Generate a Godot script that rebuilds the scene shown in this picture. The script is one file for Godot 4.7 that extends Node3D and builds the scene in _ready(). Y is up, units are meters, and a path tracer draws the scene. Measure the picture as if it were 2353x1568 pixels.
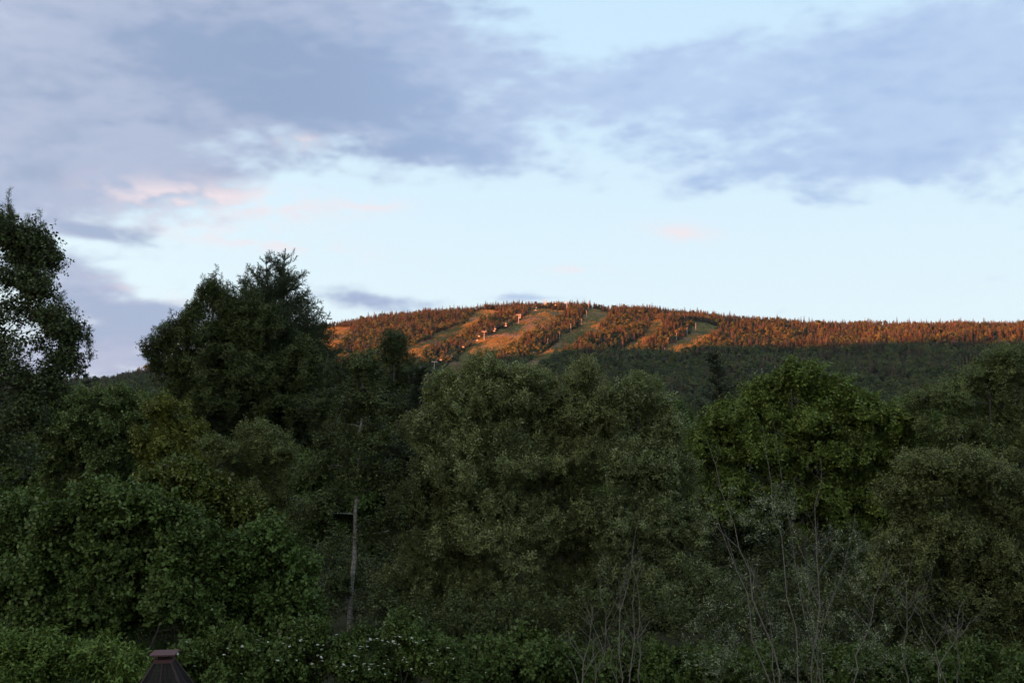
extends Node3D
# A wooded valley at sunset: shaded trees round a garden, a ski hill behind them that still catches the sun.
# Metres, y up. The eye stands at an upstairs window; the view looks along -z.

const EYE := 4.4
const FOV := 36.0
const PITCH := 3.93
const SUN_EL := 3.6
const SUN_AZ := Vector2(-0.90, 0.43)      # towards the sun in plan (x, z)
const RIDGE_D := 950.0

var focal := 784.0 / tan(deg_to_rad(FOV / 2.0))   # of a view 2352 by 1568
var rng := RandomNumberGenerator.new()
var lumps := FastNoiseLite.new()
var fine := FastNoiseLite.new()
var taken := {}
var sun_to := Vector3.ZERO
var M := {}

# ------------------------------------------------------------------ geometry helpers

class Shape:
	var v := PackedVector3Array()
	var n := PackedVector3Array()
	var c := PackedColorArray()
	var t := PackedInt32Array()

	func tri(a: Vector3, b: Vector3, d: Vector3, col: Color) -> void:
		var k := v.size()
		var nn := (d - a).cross(b - a).normalized()
		v.append_array([a, b, d]); n.append_array([nn, nn, nn]); c.append_array([col, col, col])
		t.append_array([k, k + 1, k + 2])

	func quad(a: Vector3, b: Vector3, d: Vector3, e: Vector3, col: Color) -> void:
		tri(a, b, d, col); tri(a, d, e, col)

	# a leaf: base, two sides, tip, folded along its rib
	func leaf(a: Vector3, along: Vector3, side: Vector3, lift: Vector3, col: Color) -> void:
		var k := v.size()
		var m := a + along * 0.42
		var l := m - side + lift
		var r := m + side + lift
		var e := a + along
		var nn := (e - a).cross(l - a).normalized()
		var nl := (nn + side.normalized() * 0.35).normalized()
		var nr := (nn - side.normalized() * 0.35).normalized()
		v.append_array([a, l, e, r]); n.append_array([nn, nl, nn, nr]); c.append_array([col, col, col, col])
		t.append_array([k, k + 1, k + 2, k, k + 2, k + 3])

	func tube(p: Array, rad: Array, sides: int, col: Color, caps := false) -> void:
		var k0 := v.size()
		for i in p.size():
			var d: Vector3 = (p[mini(i + 1, p.size() - 1)] - p[maxi(i - 1, 0)])
			d = d.normalized() if d.length() > 1e-6 else Vector3.UP
			var x := d.cross(Vector3.RIGHT if absf(d.x) < 0.8 else Vector3.UP).normalized()
			var y := d.cross(x)
			for j in sides:
				var a := TAU * j / sides
				var o := x * cos(a) + y * sin(a)
				v.append(p[i] + o * rad[i]); n.append(o); c.append(col)
		for i in p.size() - 1:
			for j in sides:
				var a := k0 + i * sides + j
				var b := k0 + i * sides + (j + 1) % sides
				t.append_array([a, a + sides, b, b, a + sides, b + sides])
		if caps:
			for e in [0, p.size() - 1]:
				var q := k0 + int(e) * sides
				for j in range(1, sides - 1):
					if e == 0:
						tri(v[q], v[q + j], v[q + j + 1], col)
					else:
						tri(v[q], v[q + j + 1], v[q + j], col)

	func box(f: Transform3D, s: Vector3, col: Color) -> void:
		var h := s * 0.5
		var q := []
		for i in 8:
			q.append(f * Vector3(h.x if i & 1 else -h.x, h.y if i & 2 else -h.y, h.z if i & 4 else -h.z))
		for w in [[0, 2, 3, 1], [4, 5, 7, 6], [0, 4, 6, 2], [1, 3, 7, 5], [2, 6, 7, 3], [0, 1, 5, 4]]:
			quad(q[w[0]], q[w[3]], q[w[2]], q[w[1]], col)

	func mesh() -> ArrayMesh:
		var a := []
		a.resize(Mesh.ARRAY_MAX)
		a[Mesh.ARRAY_VERTEX] = v; a[Mesh.ARRAY_NORMAL] = n; a[Mesh.ARRAY_COLOR] = c; a[Mesh.ARRAY_INDEX] = t
		var m := ArrayMesh.new()
		m.add_surface_from_arrays(Mesh.PRIMITIVE_TRIANGLES, a)
		return m

func rf(a: float, b: float) -> float:
	return rng.randf_range(a, b)

func rdir() -> Vector3:
	var y := rf(-1, 1)
	var a := rf(0, TAU)
	var h := sqrt(1.0 - y * y)
	return Vector3(cos(a) * h, y, sin(a) * h)

func numbered(called: String) -> String:
	taken[called] = taken.get(called, 0) + 1
	return called if taken[called] == 1 else "%s_%03d" % [called, taken[called] - 1]

func thing(called: String, label: String, category: String, at: Vector3, group := "") -> Node3D:
	var o := Node3D.new()
	o.name = numbered(called)
	add_child(o)
	o.position = at
	tag(o, label, category, group)
	return o

func tag(o: Node, label: String, category: String, group := "") -> void:
	o.set_meta("label", label); o.set_meta("category", category)
	if group != "": o.set_meta("group", group)

func part(called: String, mesh: Mesh, mat: Material, parent: Node) -> MeshInstance3D:
	var o := MeshInstance3D.new()
	o.name = called
	o.mesh = mesh
	o.material_override = mat
	parent.add_child(o, true)
	return o

func struct(called: String, mesh: Mesh, mat: Material) -> MeshInstance3D:
	var o := part(numbered(called), mesh, mat, self)
	o.set_meta("kind", "structure")
	return o

func many(called: String, mesh: Mesh, mat: Material, parent: Node, at: Array, tint: Array) -> MultiMeshInstance3D:
	var mm := MultiMesh.new()
	mm.transform_format = MultiMesh.TRANSFORM_3D
	mm.use_colors = true
	mm.mesh = mesh
	mm.instance_count = at.size()
	for i in at.size():
		mm.set_instance_transform(i, at[i]); mm.set_instance_color(i, tint[i])
	var o := MultiMeshInstance3D.new()
	o.name = called
	o.multimesh = mm
	o.material_override = mat
	parent.add_child(o, true)
	return o

func mat(col: Color, rough := 0.8, vc := true, back := Color.BLACK, spec := 0.5) -> StandardMaterial3D:
	var m := StandardMaterial3D.new()
	m.albedo_color = col.linear_to_srgb()
	m.roughness = rough
	m.metallic_specular = spec
	m.vertex_color_use_as_albedo = vc
	m.cull_mode = BaseMaterial3D.CULL_DISABLED
	if back != Color.BLACK:
		m.backlight_enabled = true
		m.backlight = back
	return m

# ------------------------------------------------------------------ the lie of the land

# skyline of the hill: bearing and height of its ground over the eye, as surveyed on the photograph (2352 wide)
var SKYLINE := [[-700, 890], [-200, 882], [0, 880], [160, 879], [250, 876], [345, 853], [480, 810], [620, 772], [745, 750], [800, 745], [860, 731], [960, 720], [1080, 712], [1150, 706], [1200, 702],
	[1290, 702], [1340, 703], [1390, 709], [1440, 710], [1500, 712], [1640, 727], [1750, 739], [1850, 745], [1980, 748], [2100, 748], [2352, 746], [2700, 760], [3200, 820], [3900, 880]]
# distance of the crest
var CREST := [[-700, 1320], [0, 1320], [745, 1300], [1290, 1290], [1640, 1290], [2100, 1300], [2352, 1300], [3200, 1300]]
var FOOT := [[-700, 860], [745, 850], [1290, 830], [2352, 840], [3200, 860]]

func along(a: Array, x: float) -> float:
	if x <= a[0][0]: return a[0][1]
	for i in range(1, a.size()):
		if x <= a[i][0]:
			var k: float = (x - a[i - 1][0]) / (a[i][0] - a[i - 1][0])
			return lerpf(a[i - 1][1], a[i][1], k)
	return a[-1][1]

func hill_t(x: float, z: float) -> float:
	if z > -60.0: return -1.0
	var u := 1176.0 + focal * x / -z
	var r := sqrt(x * x + z * z)
	var b := along(FOOT, u)
	return (r - b) / (along(CREST, u) - b)

func land(x: float, z: float) -> float:
	var r := sqrt(x * x + z * z)
	var y := -2.6 * smoothstep(20.0, 90.0, r) - 3.0 * smoothstep(90.0, 350.0, r)
	y += lumps.get_noise_2d(x * 4.0, z * 4.0) * 0.25
	if z < -60.0:
		var u := 1176.0 + focal * x / -z
		var c := along(CREST, u)
		var b := along(FOOT, u)
		var t := (r - b) / (c - b)
		if t > 0.0:
			var el := (949.0 - along(SKYLINE, u)) / focal * (-z / r)
			var h := c * el + EYE + 5.6
			var s := 1.133 * t - 0.133 * pow(t, 4) if t < 1.0 else 1.0 + 0.2 * (t - 1.0) - 2.2 * (t - 1.0) * (t - 1.0)
			s = maxf(s, -0.02)
			y += h * s
			y += (lumps.get_noise_2d(x, z) * 9.0 + lumps.get_noise_2d(x * 3.1, z * 3.1) * 3.0) * smoothstep(0.0, 0.25, t) * (1.0 - smoothstep(0.7, 0.98, t))
	return y

func ray(u: float, v: float) -> Vector3:
	var p := deg_to_rad(PITCH)
	var a := Vector3((u - 1176.0) / focal, (784.0 - v) / focal, -1.0)
	return a.rotated(Vector3.RIGHT, p)

# the point at that bearing and height, d metres ahead
func at(u: float, v: float, d: float) -> Vector3:
	var a := ray(u, v)
	return Vector3(0, EYE, 0) + a * (d / -a.z)

# the point of the hillside seen there
func hill_at(u: float, v: float) -> Vector3:
	var a := ray(u, v)
	a = a / Vector2(a.x, a.z).length()
	var r := 350.0
	while r < 1700.0:
		var p := Vector3(0, EYE, 0) + a * r
		if land(p.x, p.z) >= p.y: return Vector3(p.x, land(p.x, p.z), p.z)
		r += 2.0
	# over the crest: stay on it
	var best := Vector3.ZERO
	var top := -1e9
	r = 700.0
	while r < 1700.0:
		var p := Vector3(a.x * r, 0, a.z * r)
		p.y = land(p.x, p.z)
		if (p.y - EYE) / r > top:
			top = (p.y - EYE) / r; best = p
		r += 4.0
	return best

func down(x: float, z: float) -> Vector3:
	return Vector3(x, land(x, z), z)

# ------------------------------------------------------------------ sky

func sky_image() -> Image:
	var n1 := FastNoiseLite.new()
	n1.noise_type = FastNoiseLite.TYPE_SIMPLEX_SMOOTH
	n1.seed = 11; n1.frequency = 0.055; n1.fractal_octaves = 6; n1.fractal_gain = 0.52
	n1.domain_warp_enabled = false
	var n2 := FastNoiseLite.new()
	n2.seed = 5; n2.frequency = 0.16; n2.fractal_octaves = 5; n2.fractal_gain = 0.55
	# banks of cloud: bearing, height, half width, half height (degrees), tilt, weight
	var banks := []
	for b in [[150, 140, 420, 260, 0, 0.85], [110, 380, 300, 110, 0, 0.8], [650, 140, 340, 150, 6, 0.95], [900, 90, 300, 130, 0, 0.5], [1020, 330, 190, 58, 10, 0.85], [1250, 220, 230, 140, 0, 0.46],
			[1600, 170, 270, 100, -12, 0.6], [1950, 220, 340, 150, -10, 0.7], [2270, 150, 260, 210, -5, 0.62], [1660, 415, 150, 34, -14, 0.5], [2060, 370, 190, 55, -8, 0.5],
			[180, 640, 130, 45, 12, 0.8], [280, 740, 200, 60, 4, 0.75], [180, 830, 320, 50, 0, 0.7], [840, 690, 120, 26, 5, 0.9], [200, 535, 110, 16, 8, 0.6], [1240, 684, 120, 9, 0, 0.6],
			[1500, 15, 200, 55, 0, -0.75], [1250, 480, 520, 55, 0, -0.3], [600, 570, 300, 40, 4, -0.3], [1300, 590, 620, 70, 0, -0.4]]:
		banks.append([bearing(b[0], b[1]), Vector2(b[2], b[3]) / focal * 57.3, deg_to_rad(b[4]), b[5]])
	var cores := []
	for b in [[600, 165, 330, 115, 8, 0.9], [860, 190, 200, 90, 10, 0.4], [1020, 345, 150, 45, 10, 0.6], [1950, 210, 260, 110, -10, 0.4], [2060, 370, 160, 40, -8, 0.3], [1640, 425, 120, 25, -14, 0.4], [180, 640, 110, 40, 12, 0.3], [250, 730, 170, 60, 6, 0.4], [840, 692, 110, 22, 5, 0.6], [250, 540, 80, 12, 8, 0.5], [40, 300, 160, 200, 0, 0.3]]:
		cores.append([bearing(b[0], b[1]), Vector2(b[2], b[3]) / focal * 57.3, deg_to_rad(b[4]), b[5]])
	banks = [banks, cores]
	var wisps := []
	for b in [[530, 462, 230, 38, 3, 0.9], [690, 325, 45, 16, 0, 0.9], [850, 470, 60, 12, 0, 1.0], [1560, 535, 75, 20, 4, 0.8], [1320, 620, 70, 9, 2, 0.8], [600, 555, 220, 22, 5, 0.7], [300, 660, 90, 12, 12, 1.0], [330, 455, 110, 30, 0, 0.4], [520, 615, 90, 6, 2, 0.5]]:
		wisps.append([bearing(b[0], b[1]), Vector2(b[2], b[3]) / focal * 57.3, deg_to_rad(b[4]), b[5]])
	var W := 4096
	var coarse := Image.create(512, 256, false, Image.FORMAT_RGBF)
	for j in 256:
		for i in 512:
			coarse.set_pixel(i, j, air(wrapf((i + 0.5) * 360.0 / 512.0, -180.0, 180.0), 90.0 - (j + 0.5) * 180.0 / 256.0, n1, n2, banks, wisps))
	coarse.resize(W, W / 2, Image.INTERPOLATE_CUBIC)
	var k := 360.0 / W
	for j in range(int(62.0 / k), int(96.0 / k)):
		var el := 90.0 - (j + 0.5) * k
		for i in range(int(-31.0 / k), int(31.0 / k)):
			coarse.set_pixel(posmod(i, W), j, air((i + 0.5) * k, el, n1, n2, banks, wisps))
	return coarse

func bearing(u: float, v: float) -> Vector2:
	var a := ray(u, v).normalized()
	return Vector2(rad_to_deg(atan2(a.x, -a.z)), rad_to_deg(asin(a.y)))

func bump(b: Array, az: float, el: float) -> float:
	var c: Vector2 = b[0]
	var s: Vector2 = b[1]
	var p := Vector2(az - c.x, el - c.y).rotated(b[2])
	var q := (p / s).length_squared()
	return b[3] * exp(-q) if q < 7.0 else 0.0

func air(az: float, el: float, n1: FastNoiseLite, n2: FastNoiseLite, banks: Array, wisps: Array) -> Color:
	var e := maxf(el, 0.0)
	var t := clampf(e / 60.0, 0.0, 1.0)
	# clear air, paler low down
	var clear := Color(0.79, 0.945, 1.0).lerp(Color(0.60, 0.82, 1.0), smoothstep(0.0, 0.40, t)).lerp(Color(0.56, 0.70, 0.92), smoothstep(0.35, 1.0, t))
	var a := deg_to_rad(az)
	var h := sin(deg_to_rad(e)) + 0.13
	var x := sin(a) / h * 6.0
	var z := cos(a) / h * 6.0
	# folds: the cloud sheet seen in perspective, ragged at the edges
	var wx := n2.get_noise_2d(x * 0.9 + 40.0, z * 0.9) * 1.6
	var wz := n2.get_noise_2d(x * 0.9, z * 0.9 + 70.0) * 1.6
	var n := n1.get_noise_2d(x + wx, z * 1.25 + wz) * 0.7 + n1.get_noise_2d(az * 1.1 + 300.0, el * 2.6) * 0.45
	var f := n2.get_noise_2d(x * 2.0 + wx, z * 2.6 + wz) * 0.6 + n2.get_noise_2d(az * 1.0 + wx, el * 2.8 + 90.0) * 0.8
	var g := n2.get_noise_2d(az * 2.6 + wx * 2.0, el * 6.5 + wz * 2.0 + 33.0)
	var inside := smoothstep(46.0, 28.0, absf(az)) * smoothstep(38.0, 24.0, el)
	var bias := lerpf(0.10 - 0.25 * smoothstep(12.0, 0.0, el), -0.10, inside)
	for b in banks[0]: bias += bump(b, az, el)
	var core := 0.12 * (1.0 - inside)
	for b in banks[1]: core += bump(b, az, el)
	var d := bias + n * 0.22 + f * 0.40 + g * 0.22
	var cover := smoothstep(0.02, 0.62, d)
	var deep := smoothstep(-0.05, 0.85, core + n * 0.12 + f * 0.50 + g * 0.34)
	# greyer towards the sun's side, bluer away from it
	var warm := smoothstep(10.0, -16.0, az) * smoothstep(-170.0, -70.0, az)
	var thin := Color(0.49, 0.635, 0.875).lerp(Color(0.415, 0.49, 0.675), warm)
	var thick := Color(0.39, 0.535, 0.805).lerp(Color(0.27, 0.37, 0.57), warm)
	var c := clear.lerp(thin.lerp(thick, deep), cover * 0.96)
	# the bright half of a sunset sky, over the place where the sun goes down
	var away := angle_difference(a, atan2(SUN_AZ.x, -SUN_AZ.y))
	var glow := exp(-pow(rad_to_deg(away) / 50.0, 2)) * exp(-pow((e - 5.0) / 38.0, 2))
	c += Color(1.5, 1.2, 0.75) * glow
	var pink := 0.0
	for b in wisps: pink += bump(b, az, el)
	pink *= smoothstep(-0.50, 0.45, f * 0.7 + g * 1.0)
	c = c.lerp(Color(0.93, 0.815, 0.85), clampf(pink, 0.0, 0.9))
	return c

# ------------------------------------------------------------------ foliage

# a leafy shoot that grows along +y: twig, side twigs and leaves
func shoot(seed_: int, long: float, sides: int, leaf_l: float, leaf_w: float, per: int, droop: float, bark: Color, leaf_a: Color, leaf_b: Color, pale: Color, pale_share: float, spread := 0.75) -> ArrayMesh:
	rng.seed = seed_
	var s := Shape.new()
	var axes := [[Vector3.ZERO, Vector3.UP * long + Vector3(rf(-1, 1), 0, rf(-1, 1)) * long * 0.12]]
	for k in sides:
		var h := rf(0.12, 0.8)
		var a := k * 2.4 + rf(-0.5, 0.5)
		var l := long * (1.0 - h * 0.65) * rf(0.4, 0.75)
		axes.append([Vector3.UP * long * h, Vector3(cos(a) * spread, rf(0.3, 0.9), sin(a) * spread).normalized() * l])
	for x in axes:
		var o: Vector3 = x[0]
		var d: Vector3 = x[1]
		var mid := o + d * 0.5 + rdir() * d.length() * 0.05
		s.tube([o, mid, o + d], [0.0035 * long / 0.5, 0.0025 * long / 0.5, 0.001], 3, bark)
		var m := maxi(3, int(per * d.length() / long))
		var turn := rf(0, TAU)
		for k in m:
			var q := (k + rf(0.2, 0.9)) / m
			var b := o.lerp(mid, q * 2.0) if q < 0.5 else mid.lerp(o + d, q * 2.0 - 1.0)
			turn += 2.4 + rf(-0.4, 0.4)
			var ax := d.normalized()
			var sx := ax.cross(Vector3(0.3, 0.1, 1)).normalized()
			var out := (sx * cos(turn) + ax.cross(sx) * sin(turn))
			var dir := (out * rf(0.6, 1.0) + ax * rf(0.2, 0.9) - Vector3.UP * droop * rf(0.3, 1.3)).normalized()
			var sz := rf(0.65, 1.15)
			var side := dir.cross(rdir() * 0.7 + Vector3.UP).normalized()
			var up := side.cross(dir)
			var col := leaf_a.lerp(leaf_b, rng.randf())
			if rng.randf() < pale_share: col = pale
			s.leaf(b + out * 0.006, dir * leaf_l * sz, side * leaf_w * 0.5 * sz, up * leaf_w * rf(-0.05, 0.28) * sz, col)
	return s.mesh()

# a needled shoot along +y; flat sprays for spruce, loose tufts for larch
func needles(seed_: int, long: float, sides: int, nl: float, nw: float, per: int, flat: float, bark: Color, a_: Color, b_: Color) -> ArrayMesh:
	rng.seed = seed_
	var s := Shape.new()
	var axes := [[Vector3.ZERO, Vector3.UP * long]]
	for k in sides:
		var h := rf(0.05, 0.85)
		var sg := 1.0 if k % 2 == 0 else -1.0
		var l := long * (1.0 - h * 0.8) * rf(0.35, 0.6)
		axes.append([Vector3.UP * long * h, Vector3(sg * 0.8, rf(0.4, 0.8), rf(-1, 1) * (1.0 - flat)).normalized() * l])
	for x in axes:
		var o: Vector3 = x[0]
		var d: Vector3 = x[1]
		s.tube([o, o + d], [0.005 * long / 0.6, 0.0015], 3, bark)
		var m := maxi(4, int(per * d.length() / long))
		for k in m:
			var b := o + d * ((k + rf(0, 1)) / m)
			var col := a_.lerp(b_, rng.randf())
			for w in 2:
				var dir := (rdir() + d.normalized() * 0.5 + Vector3.UP * 0.15).normalized()
				var sd := dir.cross(rdir()).normalized() * nw
				s.tri(b - sd, b + dir * nl * rf(0.7, 1.2), b + sd, col)
	return s.mesh()

var LEAF := {}

func make_leaves() -> void:
	var grey := Color(0.10, 0.09, 0.075)
	var brown := Color(0.055, 0.045, 0.036)
	LEAF.willow = shoot(101, 0.62, 8, 0.074, 0.027, 30, 0.25, brown, Color(0.169, 0.189, 0.074), Color(0.104, 0.128, 0.047), Color(0.235, 0.250, 0.156), 0.07)
	LEAF.willow_b = shoot(102, 0.55, 7, 0.066, 0.026, 28, 0.30, brown, Color(0.186, 0.197, 0.070), Color(0.093, 0.113, 0.040), Color(0.235, 0.250, 0.156), 0.07)
	LEAF.alder = shoot(103, 0.55, 7, 0.080, 0.058, 20, 0.25, brown, Color(0.102, 0.141, 0.033), Color(0.054, 0.082, 0.018), Color(0.146, 0.171, 0.060), 0.05)
	LEAF.maple = shoot(104, 0.60, 7, 0.096, 0.060, 19, 0.55, brown, Color(0.124, 0.168, 0.030), Color(0.064, 0.094, 0.016), Color(0.196, 0.215, 0.056), 0.06)
	LEAF.aspen = shoot(105, 0.60, 6, 0.062, 0.055, 15, 0.85, grey, Color(0.075, 0.095, 0.031), Color(0.043, 0.058, 0.018), Color(0.150, 0.168, 0.085), 0.06)
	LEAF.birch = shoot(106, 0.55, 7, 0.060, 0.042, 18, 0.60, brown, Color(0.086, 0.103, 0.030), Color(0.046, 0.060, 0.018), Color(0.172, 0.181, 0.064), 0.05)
	LEAF.poplar = shoot(107, 0.70, 8, 0.074, 0.050, 24, 0.5, grey, Color(0.062, 0.081, 0.025), Color(0.035, 0.049, 0.014), Color(0.119, 0.127, 0.053), 0.03)
	LEAF.silver = shoot(108, 0.42, 4, 0.075, 0.017, 12, 0.35, grey, Color(0.200, 0.231, 0.118), Color(0.090, 0.116, 0.050), Color(0.382, 0.394, 0.248), 0.22)
	LEAF.weed = shoot(109, 0.45, 5, 0.085, 0.034, 16, 0.30, Color(0.092, 0.100, 0.036), Color(0.131, 0.184, 0.048), Color(0.072, 0.105, 0.027), Color(0.157, 0.188, 0.071), 0.05)
	LEAF.larch = needles(110, 0.75, 11, 0.055, 0.009, 50, 0.2, brown, Color(0.070, 0.092, 0.036), Color(0.040, 0.055, 0.022))
	LEAF.spruce = needles(111, 0.60, 10, 0.040, 0.011, 60, 0.8, brown, Color(0.034, 0.044, 0.018), Color(0.019, 0.027, 0.011))

func basis_to(dir: Vector3, roll: float, s: float) -> Basis:
	var y := dir.normalized()
	var x := y.cross(Vector3(0.21, 0.13, 0.97)).normalized()
	x = x.rotated(y, roll)
	return Basis(x * s, y * s, x.cross(y) * s)

func bent(a: Vector3, b: Vector3, n: int, wob: float, sag := 0.0) -> Array:
	var p := []
	var off := Vector3.ZERO
	for i in n + 1:
		var k := float(i) / n
		if i > 0 and i < n: off += rdir() * wob
		p.append(a.lerp(b, k) + off * sin(PI * k) + Vector3.UP * sag * sin(PI * k))
	return p

# A broadleaved tree or bush. Lobes: [bearing, height, half width, half height] on the photograph at distance d; each is a mass of shoots.
func leafy(called: String, label: String, category: String, group: String, d: float, base_u: float, lobes: Array, o: Dictionary) -> Node3D:
	rng.seed = o.get("seed", 1)
	var k := d / focal
	var foot := at(base_u, 950, d)
	foot.y = land(foot.x, foot.z) - 0.05
	var root := thing(called, label, category, foot, group)
	var bark: Color = o.get("bark", Color(0.075, 0.066, 0.055))
	var balls := []
	var top := Vector3(0, 0.5, 0)
	for l in lobes:
		var c := at(l[0], l[1], d) - foot
		var r := Vector3(l[2] * k, l[3] * k, l[2] * k * o.get("depth", 0.85)) * 1.12
		var reach: float = 0.22 * o.get("leaf_scale", 1.0)
		r = Vector3(maxf(r.x * 0.72, r.x - reach), maxf(r.y * 0.72, r.y - reach), maxf(r.z * 0.72, r.z - reach))
		c.z += rf(-0.35, 0.35) * r.z if lobes.size() > 2 else 0.0
		balls.append([c, r])
		if c.y + r.y * 0.6 > top.y: top = c + Vector3(0, r.y * 0.6, 0)
	# stems
	var stems := []
	var wood := []
	var radius: float = o.get("radius", 0.02 * top.y)
	var ns: int = o.get("stems", 1)
	for i in ns:
		var tip := top
		if ns > 1:
			var bl: Array = balls[i % balls.size()]
			tip = bl[0] + Vector3(rf(-0.3, 0.3), rf(0.2, 0.6), rf(-0.3, 0.3)) * bl[1]
		if o.has("trunk") and i == 0:
			var pts := []
			var rad := []
			for q in o.trunk:
				pts.append(at(q[0], q[1], d) - foot)
			pts[0].y = 0.0
			for j in pts.size(): rad.append(lerpf(radius, radius * 0.25, float(j) / (pts.size() - 1)))
			stems.append([pts, rad])
		else:
			var b := Vector3(rf(-1, 1), 0, rf(-1, 1)) * (0.12 * ns * 0.3 if ns > 1 else 0.0)
			var pts := bent(b, tip, 7, 0.05 * tip.length() / 4.0)
			var rad := []
			var r0 := radius * (1.0 if i == 0 else rf(0.55, 0.9))
			for j in 8: rad.append(r0 * pow(1.0 - j / 8.0, 0.8))
			stems.append([pts, rad])
		var w := Shape.new()
		w.tube(stems[i][0], stems[i][1], 7, Color.WHITE)
		wood.append(w)
	# shoots
	var put := []
	var tint := []
	var dens: float = o.get("dens", 26.0) * 1.5
	var hue: Color = o.get("tint", Color.WHITE)
	var lf: float = o.get("limb", 0.55)
	var reach: float = 0.25 * o.get("leaf_scale", 1.0)
	for bl in balls:
		var c: Vector3 = bl[0]
		var r: Vector3 = bl[1]
		# nearest stem point under the middle of the mass
		var bi := 0
		var bj := 0
		var bd := 1e9
		for i in stems.size():
			for j in stems[i][0].size():
				var q: Vector3 = stems[i][0][j]
				var dd := q.distance_to(c - Vector3(0, r.y * 0.5, 0)) + (2.0 if q.y > c.y else 0.0)
				if j > 0 and dd < bd: bd = dd; bi = i; bj = j
		var from: Vector3 = stems[bi][0][bj]
		var fr: float = stems[bi][1][bj]
		var hub := c + Vector3(rf(-0.2, 0.2), -0.15, rf(-0.2, 0.2)) * r
		wood[bi].tube(bent(from, hub, 4, 0.04 * from.distance_to(hub)), [fr * lf, fr * lf * 0.85, fr * lf * 0.7, fr * lf * 0.55, fr * lf * 0.4], 5, Color.WHITE)
		var area := PI * (r.x + reach) * (r.y + reach) + PI * (r.z + reach) * (r.y + reach) * 0.5
		var clumps := maxi(5, int(area * dens / 7.0))
		for m in clumps:
			var dir := rdir()
			if dir.y < -0.25 and rng.randf() < 0.5: dir.y = -dir.y
			var sh := pow(rng.randf(), 0.38) * (0.84 + 0.42 * lumps.get_noise_3dv((dir * 1.4 + c) * 55.0))
			var p := c + dir * r * sh
			if p.y < 0.15: p.y = rf(0.1, 0.4)
			if m % 3 == 0:
				var br := bent(hub.lerp(p, 0.0), p, 3, 0.06 * hub.distance_to(p))
				wood[bi].tube(br, [fr * 0.28, fr * 0.2, fr * 0.14, 0.004], 4, Color.WHITE)
			var cr: float = o.get("clump", 0.30) * rf(0.7, 1.3)
			for s in 7:
				var j := rdir() * cr * pow(rng.randf(), 0.5)
				j.y *= 0.75
				var g: Vector3 = (dir * 0.8 + Vector3.UP * o.get("rise", 0.6) + rdir() * 0.65)
				var b := basis_to(g, rf(0, TAU), rf(0.6, 1.1) * o.get("leaf_scale", 1.0))
				put.append(Transform3D(b, p + j - b.y * 0.3))
				tint.append(hue * rf(0.82, 1.18))   # each shoot differs by chance alone
		# loose shoots that break the outline
		for m in int(clumps * o.get("wild", 0.7)):
			var dir := rdir()
			dir.y = absf(dir.y) * 1.2 + 0.1
			dir = dir.normalized()
			var p := c + dir * r * rf(0.85, 1.08)
			for s in 3:
				var b := basis_to(dir * 0.5 + Vector3.UP * 0.7 + rdir() * 0.35, rf(0, TAU), rf(0.6, 1.15) * o.get("leaf_scale", 1.0))
				put.append(Transform3D(b, p + rdir() * 0.1 - b.y * 0.3))
				tint.append(hue * rf(0.8, 1.25))
	# upright leading shoots: bearing, height of the tip, length
	for q in o.get("spires", []):
		var tip: Vector3 = at(q[0], q[1], d) - foot
		tip.z += rf(-0.4, 0.4)
		var root_: Vector3 = tip - Vector3(rf(-0.15, 0.15), 1.0, rf(-0.1, 0.1)) * (q[2] * k)
		var stem := bent(root_, tip, 5, 0.02)
		wood[0].tube(stem, [0.012, 0.010, 0.008, 0.006, 0.004, 0.002], 4, Color.WHITE)
		var n := int(q[2] * k / 0.03)
		for i in n:
			var f := float(i) / n
			var pt := (stem[int(f * 5.0)] as Vector3).lerp(stem[mini(int(f * 5.0) + 1, 5)], f * 5.0 - int(f * 5.0))
			var b := basis_to(rdir() * Vector3(1, 0.4, 1) + Vector3.UP * 0.75, rf(0, TAU), lerpf(0.42, 0.17, f) * rf(0.7, 1.15))
			put.append(Transform3D(b, pt))
			tint.append(hue * rf(0.8, 1.2))
	for i in wood.size():
		part("trunk" if i == 0 else "stem", wood[i].mesh(), o.get("bark_mat", M.bark), root)
	many("crown", LEAF[o.get("leaf", "alder")], o.get("leaf_mat", M.leaf), root, put, tint).set_meta("kind", "stuff")
	return root

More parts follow.
